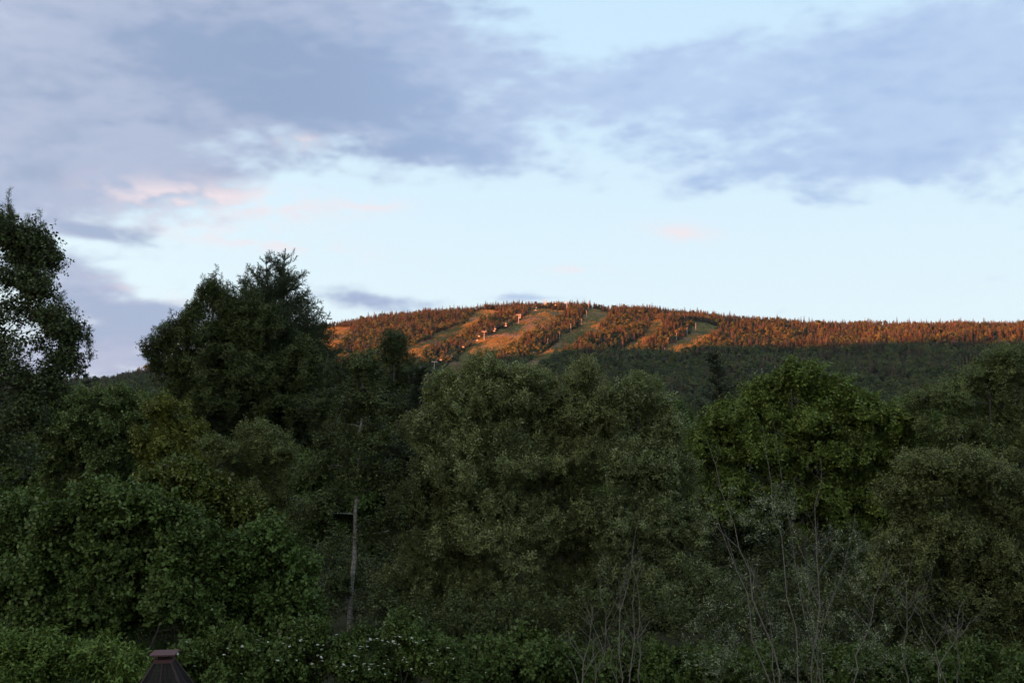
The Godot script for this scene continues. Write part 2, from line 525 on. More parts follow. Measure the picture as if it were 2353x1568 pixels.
# A conifer: whorls of drooping boughs on one straight stem
func conifer(called: String, label: String, category: String, group: String, d: float, u: float, v_top: float, half: float, o: Dictionary) -> Node3D:
	rng.seed = o.get("seed", 1)
	var k := d / focal
	var foot := at(u, 950, d)
	foot.y = land(foot.x, foot.z) - 0.05
	var root := thing(called, label, category, foot, group)
	var tips: Array = o.get("tips", [[u, v_top, 1.0]])
	var put := []
	var tint := []
	var n := 0
	for tp in tips:
		var tip := at(tp[0], tp[1], d) - foot
		tip.z += rf(-0.8, 0.8) if n > 0 else 0.0
		var base := Vector3(0, 0, 0) if n == 0 else Vector3(tip.x * 0.35, tip.y * 0.25, tip.z * 0.4)
		var w := Shape.new()
		var pts := bent(base, tip, 8, 0.015 * tip.y)
		var rad := []
		for j in 9: rad.append((0.012 if n == 0 else 0.007) * tip.y * (1.0 - j / 9.0) + 0.006)
		w.tube(pts, rad, 7, Color.WHITE)
		var y0: float = o.get("skirt", 0.12)
		var whorls := int((1.0 - y0) * tip.y / o.get("gap", 0.23))
		for i in whorls:
			var f := y0 + (1.0 - y0) * (i + rf(-0.3, 0.3)) / whorls
			f = clampf(f, y0, 0.985)
			var q := base.lerp(tip, f)
			var j0 := clampi(int(f * 8.0), 0, 7)
			q = (pts[j0] as Vector3).lerp(pts[j0 + 1], clampf(f * 8.0 - j0, 0, 1))
			var reach: float = half * k * tp[2] * pow(1.0 - f, o.get("taper", 0.8)) + 0.10
			var nb: int = o.get("boughs", 9)
			for b in nb:
				var a := rf(0, TAU)
				var l := reach * rf(0.55, 1.18)
				var end := q + Vector3(cos(a) * l, l * (lerpf(-0.28, 0.55, f) + o.get("lift", 0.0) + rf(-0.14, 0.14)), sin(a) * l)
				var br := bent(q, end, 3, 0.03 * l, -0.05 * l)
				w.tube(br, [0.012 * (1.2 - f), 0.009 * (1.2 - f), 0.006, 0.003], 4, Color.WHITE)
				var m := maxi(2, int(l / o.get("step", 0.14)))
				for s in m:
					var g: float = (s + rf(0.2, 1.0)) / m
					var p := q.lerp(end, g)
					var dir := (end - q).normalized() * 0.8 + rdir() * 0.55 + Vector3.UP * 0.12
					var sc: float = clampf(l * 0.9, o.get("least", 0.5), 1.0) * rf(0.7, 1.15) * o.get("leaf_scale", 1.0)
					put.append(Transform3D(basis_to(dir, rf(0, TAU), sc), p - dir * 0.12))
					tint.append((o.get("tint", Color.WHITE) as Color) * rf(0.75, 1.25))
		part("trunk" if n == 0 else "stem", w.mesh(), M.bark, root)
		n += 1
	many("crown", LEAF[o.get("leaf", "spruce")], M.needle, root, put, tint).set_meta("kind", "stuff")
	return root

# ------------------------------------------------------------------ far trees

func far_spruce(seed_: int, slim: float) -> ArrayMesh:
	rng.seed = seed_
	var s := Shape.new()
	s.tube([Vector3.ZERO, Vector3(0, 1.0, 0)], [0.018, 0.003], 4, Color(1.3, 0.9, 0.8))
	var tiers := 9
	for i in tiers:
		var f := (i + 0.4) / tiers
		var y := 0.10 + 0.88 * f
		var r := slim * pow(1.0 - f, 0.85) + 0.012
		var nb := 9 if i < 5 else 6
		for b in nb:
			var a := TAU * (b + rf(-0.3, 0.3)) / nb + i * 0.7
			var l := r * rf(0.65, 1.2)
			var o := Vector3(cos(a), 0, sin(a))
			var sd := Vector3(-sin(a), 0, cos(a)) * r * 0.42
			var p := Vector3(0, y + 0.05, 0)
			var e := p + o * l - Vector3(0, 0.05 + l * 0.25, 0)
			var c := Color.WHITE * rf(0.75, 1.25)
			s.tri(p, e + sd, e - sd, c)
			s.tri(p - Vector3(0, 0.02, 0), e + o * l * 0.12, p + (e - p) * 0.6 - Vector3(0, 0.05, 0), c)
	return s.mesh()

func far_broadleaf(seed_: int, wide: float) -> ArrayMesh:
	rng.seed = seed_
	var s := Shape.new()
	s.tube([Vector3.ZERO, Vector3(0, 0.6, 0)], [0.02, 0.01], 4, Color(1.2, 1.0, 0.9))
	var lobes := []
	for i in 7:
		lobes.append([Vector3(rf(-0.5, 0.5) * wide, rf(0.42, 0.78), rf(-0.5, 0.5) * wide), rf(0.14, 0.24)])
	lobes.append([Vector3(0, 0.8, 0), 0.17])
	for l in lobes:
		for i in 26:
			var d := rdir()
			if d.y < -0.3: d.y = -d.y
			var p: Vector3 = l[0] + d * l[1] * rf(0.7, 1.1)
			var x := (d + rdir() * 0.7).cross(rdir()).normalized() * rf(0.035, 0.07)
			var y := (d + rdir() * 0.5).cross(x).normalized() * rf(0.035, 0.07)
			var c := Color.WHITE * rf(0.72, 1.28)
			s.tri(p - x, p + y * 1.3, p + x, c)
			s.tri(p - x, p + x, p - y, c)
	return s.mesh()

var TRAILS := []
var trail_area := []

func draw_trails() -> void:
	# left and right edges of the pistes from top to bottom, as surveyed on the photograph (3200 wide)
	var a := [
		[[[1028, 1014], [1000, 1030], [960, 1060], [920, 1110], [880, 1170]], [[1093, 1010], [1085, 1040], [1060, 1065], [1035, 1085], [1000, 1110]]],
		[[[1500, 966], [1440, 1014], [1370, 1042], [1305, 1080], [1230, 1130], [1165, 1170]], [[1568, 961], [1530, 984], [1470, 1012], [1400, 1050], [1320, 1098], [1245, 1140]]],
		[[[1682, 964], [1640, 992], [1590, 1026], [1508, 1062], [1480, 1078], [1410, 1140], [1335, 1195]], [[1768, 962], [1740, 984], [1700, 1010], [1640, 1040], [1590, 1072], [1500, 1118], [1425, 1165]]],
		[[[1848, 962], [1820, 1010], [1782, 1042], [1745, 1070], [1705, 1100], [1650, 1140], [1600, 1172]], [[1904, 968], [1872, 1008], [1824, 1038], [1790, 1068], [1750, 1094], [1700, 1128], [1648, 1160]]],
		[[[2026, 994], [2034, 1024], [2008, 1052], [1955, 1080], [1900, 1112]], [[2070, 1006], [2046, 1034], [2010, 1064], [1970, 1084], [1920, 1116]]],
		[[[2172, 1006], [2166, 1040], [2130, 1066], [2092, 1082], [2070, 1102]], [[2240, 1010], [2212, 1040], [2185, 1064], [2148, 1086], [2110, 1106]]],
		[[[2480, 1062], [2510, 1068]], [[2540, 1066], [2556, 1074]]]]
	for t in a:
		var L := []
		var R := []
		for q in t[0]: L.append(hill_at(q[0] * 0.735, q[1] * 0.735))
		for q in t[1]: R.append(hill_at(q[0] * 0.735 + 4.0, q[1] * 0.735 + 10.0))
		var n := 24
		var l2 := []
		var r2 := []
		for i in n + 1:
			l2.append(on_line(L, float(i) / n)); r2.append(on_line(R, float(i) / n))
		TRAILS.append([l2, r2])
		var poly := PackedVector2Array()
		for p in l2: poly.append(Vector2(p.x, p.z))
		for i in n + 1: poly.append(Vector2(r2[n - i].x, r2[n - i].z))
		trail_area.append(poly)

func on_line(p: Array, f: float) -> Vector3:
	var k := f * (p.size() - 1)
	var i := clampi(int(k), 0, p.size() - 2)
	return (p[i] as Vector3).lerp(p[i + 1], k - i)

func on_trail(x: float, z: float) -> bool:
	for q in trail_area:
		if Geometry2D.is_point_in_polygon(Vector2(x, z), q): return true
	return false

# ------------------------------------------------------------------ build

func _ready() -> void:
	lumps.seed = 7; lumps.frequency = 0.008; lumps.fractal_octaves = 3
	fine.seed = 21; fine.frequency = 0.05; fine.fractal_octaves = 4
	var cam := Camera3D.new()
	cam.name = "camera"
	add_child(cam)
	cam.position = Vector3(0, EYE, 0)
	cam.rotation_degrees = Vector3(PITCH, 0, 0)
	cam.fov = FOV
	cam.near = 0.1
	cam.far = 20000.0
	cam.current = true

	var env := Environment.new()
	env.background_mode = Environment.BG_SKY
	var sm := PanoramaSkyMaterial.new()
	sm.panorama = ImageTexture.create_from_image(sky_image())
	env.sky = Sky.new()
	env.sky.sky_material = sm
	env.tonemap_mode = Environment.TONE_MAPPER_LINEAR
	env.tonemap_exposure = 5.0
	env.background_energy_multiplier = 0.2
	env.fog_enabled = true
	env.fog_density = 0.000018
	env.fog_light_color = Color(0.72, 0.86, 1.0)
	env.sdfgi_enabled = true; env.ssao_enabled = true; env.ssil_enabled = true
	var we := WorldEnvironment.new()
	we.environment = env
	add_child(we)

	var h := SUN_AZ.normalized() * cos(deg_to_rad(SUN_EL))
	sun_to = Vector3(h.x, sin(deg_to_rad(SUN_EL)), h.y)
	var sun := DirectionalLight3D.new()
	sun.name = "sun"
	add_child(sun)
	sun.look_at_from_position(sun_to * 100.0, Vector3.ZERO)
	sun.light_color = Color(1.0, 0.235, 0.050).linear_to_srgb()
	sun.light_energy = 1.6
	sun.light_angular_distance = 0.5
	sun.shadow_enabled = true

	M.leaf = mat(Color.WHITE, 0.55, true, Color(0.55, 0.55, 0.2), 0.28)
	M.needle = mat(Color.WHITE, 0.6, true, Color.BLACK, 0.35)
	M.far_leaf = mat(Color.WHITE, 0.85, true, Color(0.4, 0.4, 0.15), 0.2)
	M.bark = mat(Color(0.085, 0.074, 0.062), 0.9)
	M.birch = mat(Color(0.38, 0.345, 0.31), 0.85)
	var scars := NoiseTexture2D.new()
	scars.width = 256; scars.height = 256; scars.seamless = true
	scars.noise = FastNoiseLite.new()
	scars.noise.seed = 4; scars.noise.frequency = 0.03; scars.noise.fractal_octaves = 4
	scars.color_ramp = Gradient.new()
	scars.color_ramp.offsets = PackedFloat32Array([0.0, 0.36, 0.48, 1.0])
	scars.color_ramp.colors = PackedColorArray([Color(0.22, 0.2, 0.19), Color(0.45, 0.42, 0.4), Color(0.85, 0.83, 0.8), Color(1, 1, 1)])
	M.birch.albedo_texture = scars
	M.birch.uv1_triplanar = true
	M.birch.uv1_scale = Vector3(1.5, 5.0, 1.5)
	M.dead = mat(Color(0.17, 0.142, 0.118), 0.9)
	M.soil = mat(Color.WHITE, 0.95, true, Color.BLACK, 0.2)
	M.steel = mat(Color(0.30, 0.30, 0.30), 0.6, false)
	M.paint = mat(Color(0.36, 0.34, 0.32), 0.6, false)
	M.stone = mat(Color(0.26, 0.245, 0.23), 0.9, false)

	make_ground()
	make_sunset_hill()
	draw_trails()
	make_trails()
	make_forest()
	make_lift()
	make_leaves()
	make_trees()
	make_fire_pit()
	make_added_house()

func make_ground() -> void:
	var az := []
	var a := -180.0
	while a < 180.0:
		az.append(a)
		a += 0.3 if absf(a + 0.15) < 33.0 else 3.0
	az.append(180.0)
	var rings := [0.5]
	var r := 4.0
	while r < 60.0: rings.append(r); r += 3.0
	while r < 350.0: rings.append(r); r += 14.0
	while r < 1800.0: rings.append(r); r += 10.0
	while r < 14000.0: rings.append(r); r *= 1.18
	var s := Shape.new()
	for i in rings.size():
		for j in az.size():
			var x: float = rings[i] * sin(deg_to_rad(az[j]))
			var z: float = -rings[i] * cos(deg_to_rad(az[j]))
			s.v.append(Vector3(x, land(x, z), z))
			var k := 0.5 + 0.5 * fine.get_noise_2d(x * 0.3, z * 0.3)
			s.c.append(Color(0.040, 0.045, 0.020).lerp(Color(0.062, 0.054, 0.032), k))
	for i in rings.size() - 1:
		for j in az.size() - 1:
			var p := i * az.size() + j
			var q := p + az.size()
			s.t.append_array([p, q, p + 1, p + 1, q, q + 1])
	s.n.resize(s.v.size())
	for k in range(0, s.t.size(), 3):
		var nn := (s.v[s.t[k + 2]] - s.v[s.t[k]]).cross(s.v[s.t[k + 1]] - s.v[s.t[k]])
		for w in 3: s.n[s.t[k + w]] += nn
	for k in s.n.size(): s.n[k] = s.n[k].normalized()
	if s.n[s.n.size() / 2].y < 0:
		for k in s.n.size(): s.n[k] = -s.n[k]
		for k in range(0, s.t.size(), 3):
			var w := s.t[k + 1]
			s.t[k + 1] = s.t[k + 2]; s.t[k + 2] = w
	struct("ground", s.mesh(), M.soil)

# The wooded hill behind the house that the sun is setting over: its shade covers the valley up to the line seen on the far slope.
func make_sunset_hill() -> void:
	var hz := SUN_AZ.normalized()
	var side := Vector2(-hz.y, hz.x)
	if side.y < 0: side = -side
	var need := []
	for q in [[330, 840], [760, 850], [900, 850], [1060, 840], [1240, 828], [1400, 818], [1560, 804], [1700, 796], [1900, 792], [2100, 790], [2352, 788]]:
		var p := hill_at(q[0], q[1]) + Vector3(0, 3.0, 0)
		var f := Vector2(p.x, p.z)
		need.append([f.dot(side), p.y + (RIDGE_D - f.dot(hz)) * tan(deg_to_rad(SUN_EL))])
	need.sort_custom(func(x, y): return x[0] < y[0])
	var prof := [[-3000.0, 30.0], [need[0][0] - 500.0, need[0][1] * 0.9]]
	# smooth: mean of neighbours within 90 m
	for x in need:
		var sum := 0.0
		var w := 0.0
		for y in need:
			var g := exp(-pow((x[0] - y[0]) / 25.0, 2))
			sum += g * y[1]; w += g
		prof.append([x[0], sum / w])
	prof.append([need[-1][0] + 300.0, need[-1][1] + 25.0])
	prof.append([300.0, need[-1][1] + 40.0])
	prof.append([1200.0, need[-1][1] * 0.8])
	prof.append([3000.0, 20.0])
	var s := Shape.new()
	var cross := [[-620.0, -0.12], [-420.0, 0.32], [-220.0, 0.72], [-80.0, 0.95], [0.0, 1.0], [90.0, 0.94], [300.0, 0.6], [700.0, -0.15]]
	var m := 0
	var q := -3000.0
	while q <= 3000.0:
		var top := along(prof, q)
		for c in cross:
			var f: Vector2 = hz * (RIDGE_D + c[0]) + side * q
			var y: float = top * c[1] + (lumps.get_noise_2d(f.x, f.y) * 12.0 if c[0] != 0.0 else lumps.get_noise_2d(f.x * 4.0, f.y * 4.0) * 1.5)
			s.v.append(Vector3(f.x, y, f.y))
			s.c.append(Color(0.045, 0.055, 0.026))
		q += 40.0
		m += 1
	var w := cross.size()
	for i in m - 1:
		for j in w - 1:
			var p := i * w + j
			s.t.append_array([p, p + w, p + 1, p + 1, p + w, p + w + 1])
	s.n.resize(s.v.size())
	for k in range(0, s.t.size(), 3):
		var nn := (s.v[s.t[k + 2]] - s.v[s.t[k]]).cross(s.v[s.t[k + 1]] - s.v[s.t[k]])
		if nn.y < 0:
			var x := s.t[k + 1]
			s.t[k + 1] = s.t[k + 2]; s.t[k + 2] = x
			nn = -nn
		for e in 3: s.n[s.t[k + e]] += nn
	for k in s.n.size(): s.n[k] = s.n[k].normalized()
	struct("hill", s.mesh(), M.soil)

func make_trails() -> void:
	for t in TRAILS:
		var s := Shape.new()
		var n: int = t[0].size() * 3
		var w := 10
		for i in n:
			var f := float(i) / (n - 1)
			var l := on_line(t[0], f)
			var r := on_line(t[1], f)
			for j in w + 1:
				var k := lerpf(-0.06, 1.06, float(j) / w)
				var p := l.lerp(r, k)
				p.y = land(p.x, p.z) + 0.5
				s.v.append(p)
				var g := 0.5 + 0.9 * fine.get_noise_2d(p.x * 0.7, p.z * 0.7)
				var b := smoothstep(0.1, 0.35, fine.get_noise_2d(p.x * 0.35 + 400.0, p.z * 0.5))
				var c := Color(0.085, 0.092, 0.034).lerp(Color(0.14, 0.12, 0.048), clampf(g, 0, 1)).lerp(Color(0.19, 0.115, 0.075), b * 0.75)
				s.c.append(c)
		for i in n - 1:
			for j in w:
				var p := i * (w + 1) + j
				s.t.append_array([p, p + w + 1, p + 1, p + 1, p + w + 1, p + w + 2])
		s.n.resize(s.v.size())
		for k in range(0, s.t.size(), 3):
			var nn := (s.v[s.t[k + 2]] - s.v[s.t[k]]).cross(s.v[s.t[k + 1]] - s.v[s.t[k]])
			if nn.y < 0:
				var x := s.t[k + 1]
				s.t[k + 1] = s.t[k + 2]; s.t[k + 2] = x
				nn = -nn
			for e in 3: s.n[s.t[k + e]] += nn
		for k in s.n.size(): s.n[k] = s.n[k].normalized()
		struct("ski_trail", s.mesh(), M.soil)
	# long summer grass and low scrub on the pistes
	rng.seed = 400
	var s2 := Shape.new()
	for i in 22:
		var a := rf(0, TAU)
		var o := Vector3(cos(a), 0, sin(a)) * rf(0.0, 0.9)
		var w := Vector3(cos(a + 1.9), 0, sin(a + 1.9)) * rf(0.10, 0.22)
		s2.tri(o - w, o + Vector3(rf(-0.2, 0.2), rf(0.45, 1.0), rf(-0.2, 0.2)), o + w, Color.WHITE * rf(0.75, 1.25))
	var put := []
	var tint := []
	for t in TRAILS:
		var l0: Vector3 = t[0][0]
		var long := 0.0
		var wide := 0.0
		for i in t[0].size() - 1: long += (t[0][i] as Vector3).distance_to(t[0][i + 1])
		for i in t[0].size(): wide += (t[0][i] as Vector3).distance_to(t[1][i]) / t[0].size()
		for i in int(long * wide / 2.6):
			var f := rng.randf()
			var p := on_line(t[0], f).lerp(on_line(t[1], f), rf(-0.05, 1.05))
			var b := smoothstep(0.12, 0.32, fine.get_noise_2d(p.x * 0.35 + 400.0, p.z * 0.5))
			if rng.randf() < b * 0.75: continue
			var g := clampf(0.5 + 0.9 * fine.get_noise_2d(p.x * 0.7, p.z * 0.7), 0, 1)
			p.y = land(p.x, p.z) + 0.4
			var k := rf(0.7, 1.2) if rng.randf() > 0.015 else rf(1.8, 2.8)
			put.append(Transform3D(Basis(Vector3.UP, rf(0, TAU)).scaled(Vector3(1.0, k, 1.0)), p))
			tint.append(Color(0.14, 0.125, 0.046).lerp(Color(0.25, 0.19, 0.078), g).lerp(Color(0.22, 0.13, 0.08), b * 0.5) * rf(0.85, 1.15))
	var md := many("meadow_grass", s2.mesh(), M.far_leaf, self, put, tint)
	md.set_meta("kind", "stuff")
	tag(md, "long summer grass and low scrub growing on the ski trails", "grass")

func make_forest() -> void:
	var kinds := [far_spruce(301, 0.17), far_spruce(302, 0.22), far_broadleaf(303, 0.42), far_broadleaf(304, 0.52)]
	rng.seed = 77
	var put := [[], [], [], []]
	var tint := [[], [], [], []]
	var sky_spots := []
	var r := 105.0
	while r < 1400.0:
		var gap := 3.9 if r > 800.0 else 5.6
		var step := gap / r
		var a := -0.52
		while a < 0.52:
			var rr := r + rf(-0.5, 0.5) * gap
			var aa := a + rf(-0.5, 0.5) * step
			a += step
			var x := rr * sin(aa)
			var z := -rr * cos(aa)
			var t := hill_t(x, z)
			if t > 1.07: continue
			if on_trail(x, z): continue
			if rng.randf() < 0.08: continue
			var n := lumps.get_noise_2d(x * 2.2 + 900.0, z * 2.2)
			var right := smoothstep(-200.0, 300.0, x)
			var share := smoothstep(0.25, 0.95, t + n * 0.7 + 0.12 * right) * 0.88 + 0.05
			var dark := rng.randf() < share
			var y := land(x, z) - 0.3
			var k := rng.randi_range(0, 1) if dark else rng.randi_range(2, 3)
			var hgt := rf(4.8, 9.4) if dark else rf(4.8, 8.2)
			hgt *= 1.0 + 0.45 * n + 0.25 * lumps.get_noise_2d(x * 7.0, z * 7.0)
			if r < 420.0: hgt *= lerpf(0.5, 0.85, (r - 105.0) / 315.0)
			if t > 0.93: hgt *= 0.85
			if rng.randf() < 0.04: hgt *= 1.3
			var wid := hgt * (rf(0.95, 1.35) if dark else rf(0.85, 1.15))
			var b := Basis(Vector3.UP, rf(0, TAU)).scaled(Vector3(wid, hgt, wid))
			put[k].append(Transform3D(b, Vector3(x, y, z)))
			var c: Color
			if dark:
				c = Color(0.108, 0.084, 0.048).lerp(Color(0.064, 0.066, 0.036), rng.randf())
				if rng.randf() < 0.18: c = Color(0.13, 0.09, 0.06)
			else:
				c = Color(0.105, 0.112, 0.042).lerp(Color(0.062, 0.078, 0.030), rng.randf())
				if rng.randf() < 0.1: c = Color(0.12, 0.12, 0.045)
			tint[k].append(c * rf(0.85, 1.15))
			if dark and t > 0.95 and t < 1.03 and absf(aa) < 0.46: sky_spots.append(Vector3(x, y, z))
		r += gap
	var root := Node3D.new()
	root.name = "forest"
	add_child(root)
	root.set_meta("kind", "stuff")
	tag(root, "mixed spruce and broadleaf wood covering the far hillside between the ski trails", "forest")
	var names := ["slim_spruces", "broad_spruces", "green_broadleaves", "spreading_broadleaves"]
	for k in 4: many(names[k], kinds[k], M.far_leaf, root, put[k], tint[k])
	# spruces that stand clear of the rest on the skyline
	rng.seed = 78
	var made := 0
	for i in 90:
		if sky_spots.is_empty(): break
		var p: Vector3 = sky_spots[rng.randi_range(0, sky_spots.size() - 1)]
		p.x += 1.5
		p.y = land(p.x, p.z) - 0.3
		var o := part(numbered("spruce_tree"), kinds[i % 2], M.crest, self) if M.has("crest") else null
		if o == null:
			M.crest = mat(Color(0.070, 0.072, 0.040), 0.85, true, Color.BLACK, 0.2)
			o = part(numbered("spruce_tree"), kinds[i % 2], M.crest, self)
		var hg := rf(8.0, 12.0)
		o.transform = Transform3D(Basis(Vector3.UP, rf(0, TAU)).scaled(Vector3(hg * 0.85, hg, hg * 0.85)), p)
		tag(o, "tall slim spruce rising above the other trees along the hill's crest", "tree", "spruces standing clear on the crest")
		made += 1

# ------------------------------------------------------------------ ski lift and posts

func make_lift() -> void:
	# tower feet and heads (3200 wide)
	var spots := [[1357, 1170, 1133], [1513, 1066, 1036], [1621, 1014, 983], [1702, 964, 940], [1772, 968, 946]]
	var feet := []
	var heads := []
	for q in spots:
		var p := hill_at(q[0] * 0.735, q[1] * 0.735)
		feet.append(p)
		var hgt: float = (q[1] - q[2]) * 0.735 / focal * Vector2(p.x, p.z).length()
		heads.append(p + Vector3(0, clampf(hgt, 9.0, 14.0), 0))
	var labels := ["lift tower low on the grassy trail, standing in the hill's shade", "lift tower above the shade line with a sunlit crossarm", "lift tower halfway up the widest grassy ski trail", "lift tower near the top of the widest ski trail", "lift tower on the summit among the crest spruces"]
	var dirs := []
	for i in 5:
		var dd: Vector3 = heads[mini(i + 1, 4)] - heads[maxi(i - 1, 0)]
		dirs.append(Vector3(dd.x, 0, dd.z).normalized())
	for i in 5:
		var t := thing("lift_tower", labels[i], "lift tower", feet[i], "chairlift towers up the ski trail")
		t.look_at_from_position(feet[i], feet[i] + dirs[i])
		var hh: float = heads[i].y - feet[i].y
		var s := Shape.new()
		s.tube([Vector3(0, -0.5, 0), Vector3(0, hh, 0)], [0.42, 0.28], 10, Color.WHITE, true)
		part("pole", s.mesh(), M.steel, t)
		s = Shape.new()
		s.box(Transform3D(Basis(), Vector3(0, hh, 0)), Vector3(5.4, 0.5, 0.45), Color.WHITE)
		part("crossarm", s.mesh(), M.paint, t)
		for sg in [-1, 1]:
			s = Shape.new()
			s.box(Transform3D(Basis(), Vector3(2.4 * sg, hh - 0.1, 0)), Vector3(0.3, 0.3, 3.4), Color.WHITE)
			for w in 6:
				var c := Vector3(2.4 * sg + 0.28, hh - 0.25, -1.4 + w * 0.56)
				s.tube([c - Vector3(0.09, 0, 0), c + Vector3(0.09, 0, 0)], [0.27, 0.27], 10, Color.WHITE, true)
			part("sheave_train", s.mesh(), M.paint, t)
			s = Shape.new()
			s.tube([Vector3(2.4 * sg, hh + 0.2, 0), Vector3(2.4 * sg, hh + 1.3, 0), Vector3(1.5 * sg, hh + 1.5, 0)], [0.09, 0.09, 0.09], 6, Color.WHITE, true)
			part("lifting_frame", s.mesh(), M.steel, t)
	# two runs of rope
	for sg in [-1, 1]:
		var s := Shape.new()
		var pts := []
		for i in 4:
			var oa: Vector3 = heads[i] + dirs[i].cross(Vector3.UP) * 2.4 * sg
			var ob: Vector3 = heads[i + 1] + dirs[i + 1].cross(Vector3.UP) * 2.4 * sg
			for k in 8:
				pts.append(oa.lerp(ob, k / 8.0) - Vector3(0, 1.6 * sin(PI * k / 8.0), 0))
			if i == 3: pts.append(ob)
		var rad := []
		for q in pts: rad.append(0.035)
		s.tube(pts, rad, 5, Color.WHITE)
		var o := part(numbered("lift_cable"), s.mesh(), M.steel, self)
		tag(o, "thin steel haul rope strung over the lift towers up the hill", "cable", "ropes of the chairlift")
	# chairs: (segment, share of it, which rope)
	var chair: Node3D = null
	var lab := ["chair just above the lowest lift tower, in the shade", "chair hanging over dark trees between the two lowest lift towers"]
	var list := [[0, 0.16, -1], [0, 0.28, 1], [0, 0.60, -1], [0, 0.80, 1], [0, 0.93, -1], [1, 0.22, 1], [1, 0.36, -1], [1, 0.55, 1], [1, 0.68, -1], [1, 0.97, 1], [2, 0.12, -1], [2, 0.56, 1], [2, 0.72, -1], [2, 0.96, 1], [3, 0.5, -1]]
	var n := 0
	for q in list:
		var i: int = q[0]
		var oa: Vector3 = heads[i] + dirs[i].cross(Vector3.UP) * 2.4 * q[2]
		var ob: Vector3 = heads[i + 1] + dirs[i + 1].cross(Vector3.UP) * 2.4 * q[2]
		var p := oa.lerp(ob, q[1]) - Vector3(0, 1.6 * sin(PI * q[1]), 0)
		if chair == null:
			chair = make_chair(p)
		var c := chair if n == 0 else chair.duplicate() as Node3D
		if n > 0:
			c.name = numbered("lift_chair"); add_child(c)
		c.position = p - Vector3(0, 2.9, 0)
		c.look_at_from_position(c.position, c.position + dirs[i] * -q[2])
		var word: String = ["between the lowest tower and the second", "between the second and third lift towers", "between the third lift tower and the fourth", "between the fourth tower and the summit tower"][i]
		tag(c, "lift chair on its rope " + word, "lift chair", "chairs hanging " + word)
		n += 1
	# slim posts along the pistes: foot and top (3200 wide)
	var post: Node3D = null
	var posts := [[1712, 1085, 1061, 0], [1749, 1061, 1038, 0], [1784, 1041, 1012, 0], [1817, 1019, 997, 0], [1833, 995, 971, 0], [1840, 971, 943, 0], [1862, 960, 945, 0], [1668, 1123, 1100, 0],
		[2148, 1049, 1025, 1], [2115, 1064, 1042, 1], [2088, 1077, 1056, 1], [2078, 1110, 1087, 1], [2045, 1128, 1108, 1], [2002, 1150, 1132, 1], [2175, 1037, 1014, 1],
		[2343, 1194, 1173, 2], [2382, 1180, 1153, 2], [2422, 1166, 1146, 2], [2679, 1086, 1065, 2], [2633, 1101, 1087, 2]]
	for q in posts:
		var p := hill_at(q[0] * 0.735, q[1] * 0.735)
		var hg: float = clampf((q[1] - q[2]) * 0.735 / focal * Vector2(p.x, p.z).length(), 6.0, 13.0)
		var t := thing("light_pole", ["slim pale pole along the bare trail below the summit notch", "slim pale pole beside the narrow upper trail of the dark notch", "slim pale pole standing in the shaded wood under the long ridge"][q[3]], "pole", p - Vector3(0, 0.5, 0), ["poles along the trail below the summit", "poles along the narrow trail", "poles in the shaded wood"][q[3]])
		var s := Shape.new()
		s.tube([Vector3.ZERO, Vector3(0, hg + 0.5, 0)], [0.24, 0.15], 8, Color.WHITE, true)
		part("shaft", s.mesh(), M.paint, t)
		s = Shape.new()
		s.box(Transform3D(Basis(), Vector3(0, hg + 0.3, 0)), Vector3(1.1, 0.12, 0.12), Color.WHITE)
		s.box(Transform3D(Basis(Vector3.RIGHT, 0.5), Vector3(0.4, hg + 0.5, 0.1)), Vector3(0.42, 0.34, 0.26), Color.WHITE)
		s.box(Transform3D(Basis(Vector3.RIGHT, 0.5), Vector3(-0.4, hg + 0.5, 0.1)), Vector3(0.42, 0.34, 0.26), Color.WHITE)
		part("lamp_head", s.mesh(), M.steel, t)
	# pale boulders on the widest piste
	rng.seed = 91
	for q in [[1686, 982], [1599, 1033], [1606, 1030], [1613, 1031], [1683, 988], [1622, 1031], [1700, 998], [1524, 1072]]:
		var p := hill_at(q[0] * 0.735, q[1] * 0.735)
		var s := Shape.new()
		var rr := rf(0.5, 0.95)
		var pts := []
		for i in 5:
			for j in 8:
				var f := PI * i / 4.0
				pts.append(Vector3(sin(f) * cos(TAU * j / 8), cos(f) * 0.75, sin(f) * sin(TAU * j / 8)) * rr * (rf(0.8, 1.15) if i > 0 and i < 4 else 1.0))
		for i in 4:
			for j in 8:
				var a := i * 8 + j
				var b := i * 8 + (j + 1) % 8
				s.quad(pts[a], pts[b], pts[b + 8], pts[a + 8], Color.WHITE)
		var o := part(numbered("boulder"), s.mesh(), M.stone if M.has("stone") else M.paint, self)
		o.position = p + Vector3(0, rr * 0.4 + 0.4, 0)
		tag(o, "small pale boulder lying on the widest grassy ski trail", "boulder", "boulders on the ski trail")

